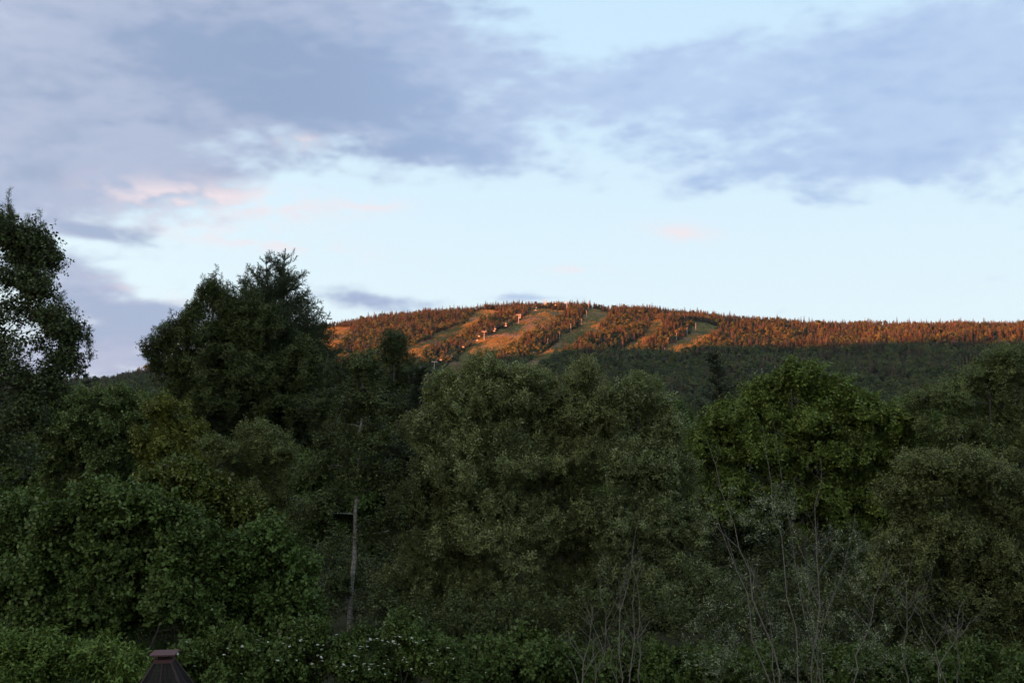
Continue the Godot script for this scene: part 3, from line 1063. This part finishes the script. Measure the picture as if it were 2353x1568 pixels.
func make_chair(p: Vector3) -> Node3D:
	var t := thing("lift_chair", "", "lift chair", p, "chairs")
	var s := Shape.new()
	s.tube([Vector3(0, 2.95, 0), Vector3(0, 1.3, 0.35), Vector3(0, 0.95, 0.1)], [0.06, 0.06, 0.06], 6, Color.WHITE, true)
	part("hanger", s.mesh(), M.steel, t)
	s = Shape.new()
	s.box(Transform3D(Basis(), Vector3(0, 0, -0.1)), Vector3(2.1, 0.12, 0.55), Color.WHITE)
	part("seat", s.mesh(), M.paint, t)
	s = Shape.new()
	s.box(Transform3D(Basis(Vector3.RIGHT, 0.15), Vector3(0, 0.48, 0.24)), Vector3(2.1, 0.75, 0.1), Color.WHITE)
	part("backrest", s.mesh(), M.paint, t)
	s = Shape.new()
	for sg in [-1, 1]:
		s.tube([Vector3(1.1 * sg, 0.95, 0.1), Vector3(1.1 * sg, 0.5, 0.25), Vector3(1.1 * sg, 0.0, 0.1), Vector3(1.1 * sg, 0.0, -0.35)], [0.05, 0.05, 0.05, 0.05], 5, Color.WHITE, true)
	s.tube([Vector3(-1.1, 0.95, 0.1), Vector3(1.1, 0.95, 0.1)], [0.05, 0.05], 5, Color.WHITE, true)
	part("frame", s.mesh(), M.steel, t)
	return t

# ------------------------------------------------------------------ trees round the garden

func make_trees() -> void:
	var lead := [[1040, 862, 60], [1065, 842, 60], [1090, 822, 60], [1112, 806, 60], [1130, 812, 50], [1160, 838, 50], [1190, 846, 50], [1215, 858, 50], [1250, 852, 50], [1290, 866, 50], [1320, 838, 50], [1345, 818, 60], [1365, 830, 50], [1392, 860, 50]]
	var T := "tree"
	var B := "bush"
	# the aspen at the side
	leafy("aspen_tree", "tall open aspen with hanging dark leaves against the grey clouds", T, "", 19.0, -20.0,
		[[-15, 515, 18, 26], [18, 545, 24, 34], [70, 555, 12, 28], [45, 585, 46, 42], [98, 598, 18, 38], [30, 645, 74, 56], [86, 662, 24, 35], [50, 732, 84, 56], [119, 735, 16, 24], [149, 765, 30, 28], [60, 812, 110, 56], [144, 825, 25, 27], [40, 890, 114, 56], [100, 885, 60, 46], [90, 960, 80, 60], [0, 960, 124, 66], [0, 1060, 124, 84], [-80, 600, 80, 130], [-90, 800, 100, 140]],
		{"seed": 11, "leaf": "aspen", "dens": 6.0, "clump": 0.24, "rise": 0.7, "radius": 0.06, "limb": 0.4, "wild": 0.8, "spires": [[2, 425, 90], [-30, 440, 90], [20, 470, 70], [38, 478, 70], [58, 486, 60], [82, 478, 80], [98, 520, 60], [118, 545, 60], [110, 590, 40], [126, 625, 40], [134, 665, 50], [150, 715, 50], [176, 708, 60], [194, 748, 50], [190, 790, 40], [172, 830, 40], [150, 690, 40], [60, 520, 60]]})
	# big dark pair on the skyline
	conifer("larch_tree", "big dark larch with several feathery leaders, tallest tree against the sky", T, "", 38.0, 640.0, 575.0, 190.0,
		{"seed": 12, "leaf": "larch", "least": 0.3, "tips": [[655, 570, 1.0], [606, 585, 0.75], [562, 640, 0.8], [712, 690, 0.6], [520, 700, 0.7]], "gap": 0.34, "boughs": 8, "taper": 0.75, "lift": 0.25, "step": 0.13, "leaf_scale": 1.1, "skirt": 0.2})
	leafy("poplar_tree", "dark round-topped poplar crowding the big larch", T, "", 36.0, 450.0,
		[[492, 680, 16, 34], [470, 712, 30, 40], [440, 745, 38, 40], [510, 735, 44, 56], [555, 730, 34, 56], [600, 770, 50, 70], [395, 790, 42, 40], [362, 815, 26, 38], [450, 800, 70, 60], [540, 790, 70, 70], [420, 860, 80, 70], [520, 880, 100, 90], [600, 900, 110, 100], [460, 950, 110, 70], [680, 910, 80, 100], [700, 840, 50, 60]],
		{"seed": 13, "leaf": "poplar", "dens": 14.0, "clump": 0.32, "rise": 1.0, "leaf_scale": 0.95, "radius": 0.14, "tint": Color(1.3, 1.25, 1.1), "wild": 1.0, "spires": [[352, 748, 60], [338, 790, 40], [374, 738, 70], [398, 712, 70], [425, 690, 70], [447, 655, 80], [468, 632, 80], [490, 604, 90], [503, 625, 70], [524, 645, 80], [545, 660, 70], [572, 640, 90], [590, 655, 80], [345, 815, 40]]})
	leafy("poplar_tree", "dark narrow poplar top behind the white-stemmed birch", T, "", 34.0, 905.0,
		[[905, 795, 28, 28], [905, 840, 48, 50], [880, 910, 70, 60], [930, 950, 70, 60], [800, 880, 60, 60], [770, 960, 80, 80]],
		{"seed": 14, "leaf": "poplar", "dens": 14.0, "clump": 0.32, "rise": 1.0, "leaf_scale": 0.9, "radius": 0.10})
	conifer("spruce_tree", "small black spruce squeezed between the birch and the grey-green willows", T, "", 33.0, 966.0, 842.0, 110.0, {"seed": 15, "skirt": 0.1, "gap": 0.15, "boughs": 11})
	conifer("spruce_tree", "dark pointed spruce standing behind the willows before the shaded hillside", T, "", 31.0, 1640.0, 812.0, 120.0, {"seed": 16, "skirt": 0.1, "taper": 0.9, "least": 0.38, "gap": 0.15, "boughs": 11})
	conifer("spruce_tree", "dark spruce hidden among the willows beside the broad bird cherry", T, "", 28.0, 2310.0, 850.0, 120.0, {"seed": 17, "skirt": 0.1, "gap": 0.16, "boughs": 10})
	conifer("spruce_tree", "tiny spruce spire beyond the bushes beside the aspen", T, "", 70.0, 195.0, 832.0, 26.0, {"seed": 18, "skirt": 0.1, "leaf_scale": 1.3, "gap": 0.4})
	# birch
	leafy("birch_tree", "slender birch with a pale stem and thin dark crown", T, "", 21.0, 800.0,
		[[838, 850, 55, 50], [850, 930, 80, 60], [780, 960, 70, 60], [840, 1020, 100, 70], [750, 1060, 70, 60], [890, 1100, 70, 60], [750, 1170, 60, 60], [890, 1210, 60, 50], [820, 1110, 70, 50], [780, 1340, 40, 30]],
		{"seed": 19, "leaf": "birch", "dens": 10.0, "clump": 0.28, "rise": 0.4, "limb": 0.45, "radius": 0.058, "bark_mat": M.birch, "trunk": [[800, 1490], [803, 1440], [804, 1390], [809, 1330], [814, 1280], [816, 1230], [815, 1180], [820, 1130], [824, 1080], [823, 1030], [828, 980], [835, 930], [833, 880], [838, 830]]})
	# grey-green willows in the middle
	leafy("willow_tree", "grey-green willow nearest the birch with a domed top", T, "", 22.0, 1080.0,
		[[1110, 868, 55, 45], [1030, 915, 55, 50], [1185, 890, 60, 45], [1110, 950, 130, 80], [1000, 1010, 80, 80], [1100, 1080, 150, 100], [980, 1180, 90, 110], [1120, 1250, 150, 130], [1080, 1420, 160, 130], [960, 1370, 80, 110], [1000, 1520, 110, 80], [1130, 1540, 140, 70]],
		{"seed": 20, "leaf": "willow", "dens": 30.0, "rise": 0.9, "stems": 4, "radius": 0.07, "tint": Color(1.28, 1.21, 1.08), "spires": lead})
	leafy("willow_tree", "grey-green willow in the middle of the thicket, pale leaf tips on top", T, "", 22.5, 1320.0,
		[[1245, 890, 40, 35], [1340, 868, 45, 35], [1300, 930, 90, 55], [1250, 980, 100, 80], [1370, 980, 110, 80], [1300, 1090, 150, 100], [1270, 1230, 140, 120], [1330, 1380, 150, 130], [1260, 1480, 150, 110], [1300, 1560, 160, 70]],
		{"seed": 21, "leaf": "willow_b", "dens": 28.0, "rise": 0.9, "stems": 4, "radius": 0.07, "tint": Color(1.28, 1.21, 1.08), "spires": lead})
	leafy("willow_tree", "silvery willow leaning out beside the dark spruce spire", T, "", 22.0, 1480.0,
		[[1470, 905, 35, 32], [1420, 945, 55, 45], [1480, 970, 70, 70], [1530, 1010, 50, 60], [1470, 1080, 100, 80], [1550, 1110, 55, 60], [1460, 1220, 120, 110], [1570, 1240, 60, 80], [1480, 1380, 140, 120], [1600, 1380, 60, 80], [1480, 1500, 140, 80], [1560, 1540, 120, 80]],
		{"seed": 22, "leaf": "willow", "dens": 28.0, "rise": 0.9, "stems": 4, "radius": 0.065, "tint": Color(1.27, 1.24, 1.2), "spires": [[1440, 880, 60], [1462, 866, 60], [1478, 858, 60], [1500, 872, 60], [1530, 930, 50], [1560, 990, 50], [1590, 1040, 50], [1600, 1100, 50]]})
	# bird cherry, greener
	leafy("bird_cherry_tree", "broad yellow-green bird cherry with layered drooping leaves", T, "", 26.0, 1850.0,
		[[1830, 880, 70, 45], [1760, 920, 70, 50], [1900, 920, 80, 50], [1680, 970, 80, 50], [1830, 970, 120, 60], [1980, 960, 90, 55], [2060, 970, 60, 50], [1620, 1040, 60, 60], [1750, 1050, 120, 70], [1920, 1060, 130, 70], [2060, 1060, 90, 70], [1700, 1150, 120, 80], [1880, 1180, 140, 90], [2020, 1180, 100, 90]],
		{"seed": 23, "leaf": "maple", "dens": 18.0, "rise": 0.25, "clump": 0.34, "stems": 3, "radius": 0.08, "tint": Color(1.3, 1.22, 1.3)})
	# willows at the other side
	leafy("willow_tree", "tall loose willow with the dark spruce showing through it", T, "", 24.0, 2290.0,
		[[2320, 830, 60, 40], [2260, 870, 60, 45], [2370, 880, 60, 60], [2200, 920, 60, 50], [2130, 925, 50, 45], [2300, 940, 90, 60], [2370, 1000, 90, 80], [2180, 1000, 90, 60], [2280, 1050, 110, 70]],
		{"seed": 24, "leaf": "willow_b", "dens": 20.0, "rise": 0.7, "stems": 3, "radius": 0.08, "tint": Color(0.95, 1.0, 0.85)})
	leafy("willow_bush", "wide olive willow bush below the loose tall willow", B, "", 19.5, 2180.0,
		[[2140, 1070, 90, 50], [2230, 1110, 120, 80], [2100, 1150, 90, 80], [2330, 1170, 110, 100], [2150, 1260, 130, 110], [2280, 1300, 130, 120], [2060, 1330, 90, 110], [2350, 1420, 110, 140], [2200, 1430, 140, 120], [2120, 1520, 130, 90], [2300, 1540, 130, 90]],
		{"seed": 25, "leaf": "willow_b", "dens": 24.0, "rise": 0.7, "stems": 5, "radius": 0.05, "tint": Color(0.98, 0.95, 0.82)})
	# bushes behind, past the aspen
	leafy("alder_bush", "rounded grey-green alder bush past the aspen's crown", B, "", 30.0, 230.0,
		[[170, 930, 90, 45], [270, 930, 90, 50], [200, 1000, 120, 60], [320, 1000, 90, 60], [250, 1080, 130, 80], [130, 1060, 90, 80]],
		{"seed": 26, "leaf": "alder", "dens": 15.0, "clump": 0.38, "stems": 4, "radius": 0.06, "tint": Color(1.35, 1.22, 1.5)})
	leafy("alder_bush", "yellowish alder bush against the foot of the dark poplar", B, "", 28.0, 395.0,
		[[385, 950, 60, 35], [420, 1000, 60, 45], [360, 1020, 70, 60], [410, 1080, 80, 70]],
		{"seed": 27, "leaf": "alder", "dens": 16.0, "clump": 0.34, "stems": 4, "radius": 0.05, "tint": Color(1.5, 1.12, 0.8)})
	leafy("willow_bush", "soft grey-green willow bush under the big larch", B, "", 26.0, 570.0,
		[[590, 1010, 70, 40], [520, 1040, 70, 45], [640, 1050, 60, 50], [570, 1110, 120, 70], [600, 1200, 120, 90], [500, 1180, 80, 80]],
		{"seed": 28, "leaf": "willow_b", "dens": 20.0, "stems": 4, "radius": 0.05, "tint": Color(0.95, 0.95, 0.75)})
	# garden-side alders
	leafy("alder_bush", "wide green alder bush behind the fire pit", B, "", 16.6, 300.0,
		[[230, 1160, 90, 50], [330, 1190, 100, 70], [160, 1220, 110, 70], [430, 1240, 90, 70], [270, 1290, 140, 80], [120, 1330, 120, 90], [400, 1350, 120, 90], [250, 1420, 150, 90], [480, 1420, 100, 90], [110, 1440, 100, 70]],
		{"seed": 29, "leaf": "alder", "dens": 27.0, "clump": 0.26, "stems": 6, "radius": 0.035})
	leafy("alder_bush", "alder bush with ragged yellowish shoots above the wide green bush", B, "", 18.0, 430.0,
		[[430, 1100, 60, 45], [370, 1120, 60, 50], [480, 1150, 60, 60], [420, 1190, 100, 70], [560, 1190, 50, 45]],
		{"seed": 30, "leaf": "alder", "dens": 20.0, "clump": 0.24, "stems": 5, "radius": 0.035, "tint": Color(1.15, 0.95, 0.8), "wild": 1.0})
	leafy("alder_bush", "green alder bush between the birch stem and the wide bush", B, "", 17.0, 610.0,
		[[600, 1250, 70, 50], [540, 1300, 80, 70], [650, 1310, 80, 60], [600, 1390, 110, 90], [680, 1410, 70, 90], [560, 1480, 110, 60]],
		{"seed": 31, "leaf": "alder", "dens": 24.0, "clump": 0.26, "stems": 5, "radius": 0.03, "tint": Color(0.95, 1.0, 0.95)})
	leafy("alder_bush", "low dark alder bush under the aspen", B, "", 17.5, 10.0,
		[[20, 1180, 90, 50], [-40, 1250, 110, 80], [60, 1270, 80, 70], [0, 1370, 120, 100]],
		{"seed": 32, "leaf": "alder", "dens": 20.0, "clump": 0.26, "stems": 5, "radius": 0.035})
	# low growth at the edge of the lawn
	leafy("weed_clump", "bright green leafy weeds at the edge of the lawn", "weeds", "", 14.6, 70.0,
		[[50, 1490, 80, 40], [130, 1500, 70, 36], [-30, 1510, 80, 50], [220, 1520, 70, 34], [60, 1550, 130, 50], [290, 1540, 50, 40]],
		{"seed": 33, "leaf": "weed", "dens": 40.0, "clump": 0.2, "stems": 6, "radius": 0.012, "tint": Color(1.15, 1.15, 0.9)})
	var flowers := ["flowering bush with a loose cluster of white blossoms beside the fire pit", "flowering bush below the birch stem, thick with small white blossoms", "flowering bush with the densest white blossoms, under the grey-green willow"]
	var fu := [500.0, 690.0, 900.0]
	for i in 3:
		var u: float = fu[i]
		var f := leafy("flowering_bush", flowers[i], B, "", 15.4 + 0.3 * i, u,
			[[u - 60, 1515 - i * 10, 60, 40], [u + 20, 1478 - i * 14, 50, 42], [u + 70, 1505, 70, 46], [u, 1550, 120, 56], [u + 120, 1540, 70, 46]],
			{"seed": 40 + i, "leaf": "alder", "dens": 30.0, "clump": 0.2, "stems": 6, "radius": 0.014, "leaf_scale": 0.75})
		blossoms(f, u, 15.4 + 0.3 * i, [14, 36, 60][i], 50 + i)
	leafy("dogwood_bush", "low dark bush under the domed willow, beside the white blossoms", B, "low dark bushes under the willows", 17.0, 1150.0,
		[[1080, 1530, 110, 50], [1200, 1510, 120, 60], [1150, 1570, 160, 50]], {"seed": 44, "leaf": "alder", "dens": 20.0, "stems": 5, "radius": 0.02})
	leafy("dogwood_bush", "low dark bush under the willows, touching the bare upright stems", B, "low dark bushes under the willows", 17.0, 1330.0,
		[[1290, 1540, 100, 50], [1390, 1540, 90, 50]], {"seed": 45, "leaf": "alder", "dens": 18.0, "stems": 5, "radius": 0.02})
	# silvery, half-bare bush
	bare_bush("silver_willow_bush", "half-bare bush of grey branching stems with silvery leaves", 16.0, 1830.0,
		[[1625, 1010], [1660, 1100], [1745, 1000], [1800, 985], [1850, 1180], [1905, 1050], [1960, 1180], [2040, 1270], [1700, 1300]],
		[[1710, 1180, 40, 30, 9], [1780, 1160, 40, 26, 8], [1810, 1180, 30, 26, 6], [1930, 1240, 24, 20, 5], [1870, 1265, 40, 20, 5], [1970, 1270, 36, 24, 6], [1750, 1230, 40, 30, 6], [1850, 1330, 90, 60, 14], [1700, 1330, 50, 40, 7], [1980, 1350, 60, 50, 9], [1630, 1450, 40, 50, 14], [1660, 1530, 60, 40, 18], [1780, 1460, 80, 60, 14], [1900, 1450, 80, 70, 14], [1850, 1540, 160, 50, 26], [2020, 1480, 60, 50, 10]], 61)
	bare_bush("dead_bush", "bundle of bare upright grey stems before the willows", 15.0, 1400.0,
		[[1465, 1180], [1440, 1215], [1485, 1240], [1400, 1300], [1425, 1270], [1370, 1400]], [], 62)
	bare_bush("dead_bush", "thin tangle of bare twigs before the wide olive bush", 16.0, 2140.0,
		[[2120, 1270], [2190, 1340], [2080, 1380], [2290, 1410]], [[2060, 1470, 40, 30, 5], [2090, 1530, 40, 30, 7]], 63)
	# thicket further back, closing the gaps
	var gaps := [[60, 1000, "in the dark behind the aspen's stem"], [330, 1060, "behind the yellowish alder bush"], [640, 1080, "in the deep shade under the big larch"], [760, 1040, "behind the birch's thin crown, on the larch's side"], [930, 1020, "below the small black spruce"],
		[1120, 1040, "behind the domed willow"], [1400, 1030, "between the middle willow and the silvery one"], [1590, 975, "at the foot of the pointed spruce"], [1720, 1030, "behind the bird cherry's lower leaves"], [1920, 1050, "behind the middle of the bird cherry"], [2100, 945, "between the bird cherry and the loose willow"], [2230, 980, "behind the loose tall willow"], [2370, 980, "past the spruce that the loose willow hides"]]
	for i in gaps.size():
		var u: float = gaps[i][0]
		var v: float = gaps[i][1]
		leafy("alder_tree", "dark alder " + gaps[i][2], T, "alders at the back of the thicket", 33.0 + (i % 3) * 2.0, u,
			[[u - 40, v + 40, 90, 50], [u + 50, v + 50, 90, 60], [u, v + 140, 150, 90], [u, v + 260, 150, 110]],
			{"seed": 70 + i, "leaf": "alder", "dens": 8.0, "clump": 0.5, "leaf_scale": 1.4, "stems": 3, "radius": 0.07})
	# trees of the valley floor beyond
	var far := [[150, 898, 120, "below the tiny spruce spire"], [250, 905, 100, "under the hill's dark shoulder"], [330, 915, 95, "against the dark poplar's lower edge"], [1545, 930, 110, "between the silvery willow and the pointed spruce"], [2110, 905, 130, "over the bird cherry's shoulder"], [2190, 895, 140, "at the foot of the shaded hillside"]]
	for i in far.size():
		var u: float = far[i][0]
		var v: float = far[i][1]
		leafy("maple_tree", "distant round-headed maple " + far[i][3], T, "maples on the valley floor", far[i][2], u,
			[[u, v + 12, 26, 18], [u - 20, v + 30, 34, 22], [u + 24, v + 34, 36, 24], [u, v + 60, 60, 36]],
			{"seed": 220 + i, "leaf": "alder", "dens": 3.0, "clump": 0.9, "leaf_scale": 2.6, "stems": 1, "radius": 0.14, "tint": Color(0.95, 1.0, 0.9)})
	# low bushes along the garden's edge below the silvery bush
	var edge := [[1560, 1540, "beside the bundle of bare stems"], [1720, 1560, "round the feet of the silvery bush"], [1950, 1550, "between the silvery bush and the bare twigs"], [2130, 1560, "behind the tangle of bare twigs"], [2290, 1540, "before the wide olive bush"]]
	for i in edge.size():
		var u: float = edge[i][0]
		var v: float = edge[i][1]
		leafy("dogwood_bush", "low dark leafy bush " + edge[i][2], B, "low bushes along the garden's edge", 17.2, u,
			[[u - 50, v - 10, 80, 45], [u + 50, v, 80, 50], [u, v + 50, 130, 60]], {"seed": 260 + i, "leaf": "alder", "dens": 20.0, "stems": 5, "radius": 0.02, "leaf_scale": 0.85})
	# low growth that covers the ground under the trees
	rng.seed = 300
	var low := []
	var low_tint := []
	for i in 10000:
		var z0 := -(18.6 + 61.0 * pow(rng.randf(), 1.5))
		var x0 := rf(-0.62, 0.62) * -z0
		if z0 > -23.5 and z0 < -19.9 and x0 / -z0 > -0.09 and x0 / -z0 < 0.19: continue
		if z0 > -21.2 and absf(x0 / -z0 + 0.156) < 0.02: continue
		var p0 := down(x0, z0)
		p0.y += rf(0.0, 0.9)
		low.append(Transform3D(basis_to(Vector3(rf(-0.8, 0.8), 1, rf(-0.8, 0.8)), rf(0, TAU), rf(0.8, 1.2) * (0.55 - z0 / 45.0)), p0))
		low_tint.append(Color.WHITE * rf(0.85, 1.15))
	var und := many("undergrowth", LEAF.birch, M.leaf, self, low, low_tint)  # the darker birch leaf colour stands in for shade down here
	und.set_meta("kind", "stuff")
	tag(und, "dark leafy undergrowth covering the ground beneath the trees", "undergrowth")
	# grass of the lawn's edge
	rng.seed = 301
	var s := Shape.new()
	for i in 60:
		var a := rf(0, TAU)
		var o := Vector3(cos(a), 0, sin(a)) * rf(0.0, 0.14)
		var hgt := rf(0.2, 0.42)
		var lean := Vector3(rf(-1, 1), 0, rf(-1, 1)) * 0.16
		var w := Vector3(cos(a + 1.3), 0, sin(a + 1.3)) * 0.006
		var col := Color(0.06, 0.11, 0.035).lerp(Color(0.10, 0.15, 0.05), rng.randf())
		var m := o + lean * 0.4 + Vector3.UP * hgt * 0.6
		s.quad(o - w, o + w, m + w * 0.8, m - w * 0.8, col)
		s.tri(m - w * 0.8, m + w * 0.8, o + lean + Vector3.UP * hgt, col)
	var put := []
	var tint := []
	for i in 2600:
		var z := -rf(10.0, 19.0)
		var x := rf(-0.62, -0.28) * -z
		put.append(Transform3D(Basis(Vector3.UP, rf(0, TAU)).scaled(Vector3.ONE * rf(0.7, 1.5)), down(x, z)))
		tint.append(Color.WHITE * rf(0.75, 1.2))
	var g := many("grass", s.mesh(), M.leaf, self, put, tint)
	g.set_meta("kind", "stuff")
	tag(g, "uncut grass along the edge of the lawn", "grass")

func blossoms(bush: Node3D, u: float, d: float, n: int, seed_: int) -> void:
	rng.seed = seed_
	var s := Shape.new()
	for i in 9:
		var a := i * 2.4
		var r := 0.010 * sqrt(i)
		var c := Vector3(cos(a) * r, 0.006 - r * 0.3, sin(a) * r)
		for k in 4:
			var b := TAU * k / 4.0 + i
			var e := Vector3(cos(b), 0.5, sin(b)) * 0.009
			var f := Vector3(cos(b + 1.2), 0.5, sin(b + 1.2)) * 0.009
			s.tri(c, c + e, c + f, Color(0.72, 0.70, 0.58))
	var m := s.mesh()
	for i in n:
		var p := at(u + rng.randfn(0.0, 85.0), 1455 + absf(rng.randfn(0.0, 62.0)), d - rf(0.4, 0.95)) - bush.position
		var o := part("blossom", m, M.petal if M.has("petal") else M.soil, bush)
		o.transform = Transform3D(Basis(rdir(), rf(0, 0.9)).scaled(Vector3.ONE * rf(0.35, 0.85)), p)

# Stems that fan out from one foot, fork into twigs and carry few leaves
func bare_bush(called: String, label: String, d: float, base_u: float, tips: Array, leafs: Array, seed_: int) -> void:
	rng.seed = seed_
	var k := d / focal
	var foot := at(base_u, 950, d)
	foot.y = land(foot.x, foot.z)
	var root := thing(called, label, "bush", foot)
	var put := []
	var tint := []
	for tp in tips:
		var tip := at(tp[0], tp[1], d) - foot
		tip.z += rf(-0.7, 0.7)
		var b := Vector3(rf(-0.35, 0.35) + tip.x * 0.35, 0, rf(-0.3, 0.3))
		var pts := []
		var off := Vector3.ZERO
		for i in 11:
			var f := i / 10.0
			off += rdir() * 0.085
			pts.append(Vector3(lerpf(b.x, tip.x, pow(f, 1.35)), tip.y * f, lerpf(b.z, tip.z, f)) + off * (1.0 - f * 0.3))
		var r0 := rf(0.007, 0.014)
		var rad := []
		for i in 11: rad.append(r0 * (1.0 - i * 0.085))
		var w := Shape.new()
		w.tube(pts, rad, 6, Color.WHITE)
		for i in rng.randi_range(6, 10):
			var f := rng.randi_range(3, 9)
			var q: Vector3 = pts[f]
			var l := rf(0.25, 0.8) * (1.0 if f < 8 else 0.5)
			var e := q + (Vector3(rf(-1, 1), rf(0.6, 1.5), rf(-0.8, 0.8))).normalized() * l
			var tw := bent(q, e, 4, 0.05 * l)
			w.tube(tw, [rad[f] * 0.6, rad[f] * 0.5, rad[f] * 0.42, rad[f] * 0.32, 0.002], 4, Color.WHITE)
			for j in 2:
				var q2: Vector3 = tw[rng.randi_range(1, 3)]
				var e2 := q2 + (Vector3(rf(-1, 1), rf(0.3, 1.3), rf(-0.8, 0.8))).normalized() * l * 0.5
				w.tube([q2, q2.lerp(e2, 0.5) + rdir() * 0.02, e2], [rad[f] * 0.35, rad[f] * 0.25, 0.0015], 3, Color.WHITE)
		part("stem", w.mesh(), M.dead, root)
	for l in leafs:
		for i in int(l[4] * 2.2):
			var p := at(l[0] + rng.randfn(0, 0.55) * l[2], l[1] + rng.randfn(0, 0.55) * l[3], d) - foot
			p.z += rf(-0.5, 0.5)
			put.append(Transform3D(basis_to(rdir() + Vector3.UP * 0.7, rf(0, TAU), rf(0.45, 0.9)), p))
			tint.append(Color.WHITE * rf(0.75, 1.25))
	if put.size() > 0: many("crown", LEAF.silver, M.leaf, root, put, tint).set_meta("kind", "stuff")

func make_fire_pit() -> void:
	var iron := mat(Color(0.030, 0.014, 0.012), 0.8, false)
	var rust := mat(Color(0.085, 0.032, 0.032), 0.75, false)
	var net := mat(Color(0.020, 0.014, 0.012), 0.85, false)
	var p := at(389, 950, 13.4)
	p.y = land(p.x, p.z)
	var cap_y := at(389, 1497, 13.4).y - p.y
	var t := thing("fire_pit", "rusty pyramid fire pit with wire screen sides and a flat cap", "fire pit", p)
	t.rotation.y = 0.12
	var yb := cap_y - 0.64
	var yt := cap_y - 0.115
	var rb := 0.42
	var rt := 0.105
	var s := Shape.new()
	s.tube([Vector3(0, yb - 0.22, 0), Vector3(0, yb - 0.18, 0), Vector3(0, yb - 0.05, 0), Vector3(0, yb, 0)], [0.14, 0.34, 0.52, 0.56], 20, Color.WHITE, true)
	part("bowl", s.mesh(), iron, t)
	for i in 4:
		var a := TAU * (i + 0.5) / 4.0
		s = Shape.new()
		s.tube([Vector3(cos(a) * 0.42, 0, sin(a) * 0.42), Vector3(cos(a) * 0.36, yb - 0.1, sin(a) * 0.36)], [0.018, 0.018], 8, Color.WHITE, true)
		part("leg", s.mesh(), iron, t)
	var bot := []
	var top := []
	for i in 4:
		var a := TAU * (i + 0.5) / 4.0
		bot.append(Vector3(cos(a) * rb * 1.35, yb, sin(a) * rb * 1.35)); top.append(Vector3(cos(a) * rt * 1.4, yt, sin(a) * rt * 1.4))
	for i in 4:
		s = Shape.new()
		s.tube([bot[i], top[i]], [0.016, 0.016], 6, Color.WHITE, true)
		part("corner_bar", s.mesh(), iron, t)
		var j := (i + 1) % 4
		s = Shape.new()
		s.tube([bot[i].lerp(bot[j], 0.5), top[i].lerp(top[j], 0.5)], [0.011, 0.011], 6, Color.WHITE, true)
		part("middle_bar", s.mesh(), iron, t)
		s = Shape.new()
		for w in 34:
			var f := (w + 0.5) / 34.0
			s.tube([bot[i].lerp(bot[j], f), top[i].lerp(top[j], f)], [0.0042, 0.002], 3, Color.WHITE)
		for w in 40:
			var f := (w + 0.5) / 40.0
			s.tube([bot[i].lerp(top[i], f), bot[j].lerp(top[j], f)], [0.003, 0.003], 3, Color.WHITE)
		part("wire_screen", s.mesh(), net, t)
	s = Shape.new()
	s.box(Transform3D(Basis(Vector3.UP, 0.0), Vector3(0, yt + 0.02, 0)), Vector3(0.225, 0.04, 0.225), Color.WHITE)
	part("collar", s.mesh(), rust, t)
	for i in 4:
		s = Shape.new()
		var q: Vector3 = top[i] * Vector3(0.55, 0, 0.55)
		s.tube([q + Vector3(0, yt + 0.04, 0), q + Vector3(0, cap_y - 0.02, 0)], [0.012, 0.012], 6, Color.WHITE, true)
		part("cap_post", s.mesh(), net, t)
	s = Shape.new()
	s.box(Transform3D(Basis(), Vector3(0, cap_y - 0.012, 0)), Vector3(0.31, 0.016, 0.31), Color.WHITE)
	part("cap", s.mesh(), rust, t)

# The house whose upper window the view is taken from: unseen, added behind the eye to shade the garden's edge
func make_added_house() -> void:
	var t := thing("house", "unseen two-storey clapboard house added behind the eye to shade the garden", "house", Vector3(6.2, land(6.2, 4.0), 0.0))
	var boards := mat(Color(0.34, 0.33, 0.31), 0.8, false)
	var roofing := mat(Color(0.06, 0.055, 0.05), 0.9, false)
	var glass := mat(Color(0.03, 0.035, 0.04), 0.1, false)
	var s := Shape.new()
	s.box(Transform3D(Basis(), Vector3(0, 3.1, 4.4)), Vector3(15.0, 6.6, 8.0), Color.WHITE)
	part("wall", s.mesh(), boards, t)
	for sg in [-1, 1]:
		s = Shape.new()
		s.box(Transform3D(Basis(Vector3.RIGHT, 0.62 * sg), Vector3(0, 7.55, 4.4 + 2.25 * sg)), Vector3(15.8, 0.22, 5.6), Color.WHITE)
		part("roof", s.mesh(), roofing, t)
	for x in [-5.2, -1.6, 2.0, 5.6]:
		for y in [1.5, 4.5]:
			s = Shape.new()
			s.box(Transform3D(Basis(), Vector3(x, y, 0.39)), Vector3(1.1, 1.3, 0.06), Color.WHITE)
			var w := part("window", s.mesh(), glass, t)
			s = Shape.new()
			s.box(Transform3D(Basis(), Vector3(x, y + 0.71, 0.37)), Vector3(1.3, 0.1, 0.1), Color.WHITE)
			s.box(Transform3D(Basis(), Vector3(x, y - 0.71, 0.37)), Vector3(1.3, 0.1, 0.1), Color.WHITE)
			part("frame", s.mesh(), boards, w)
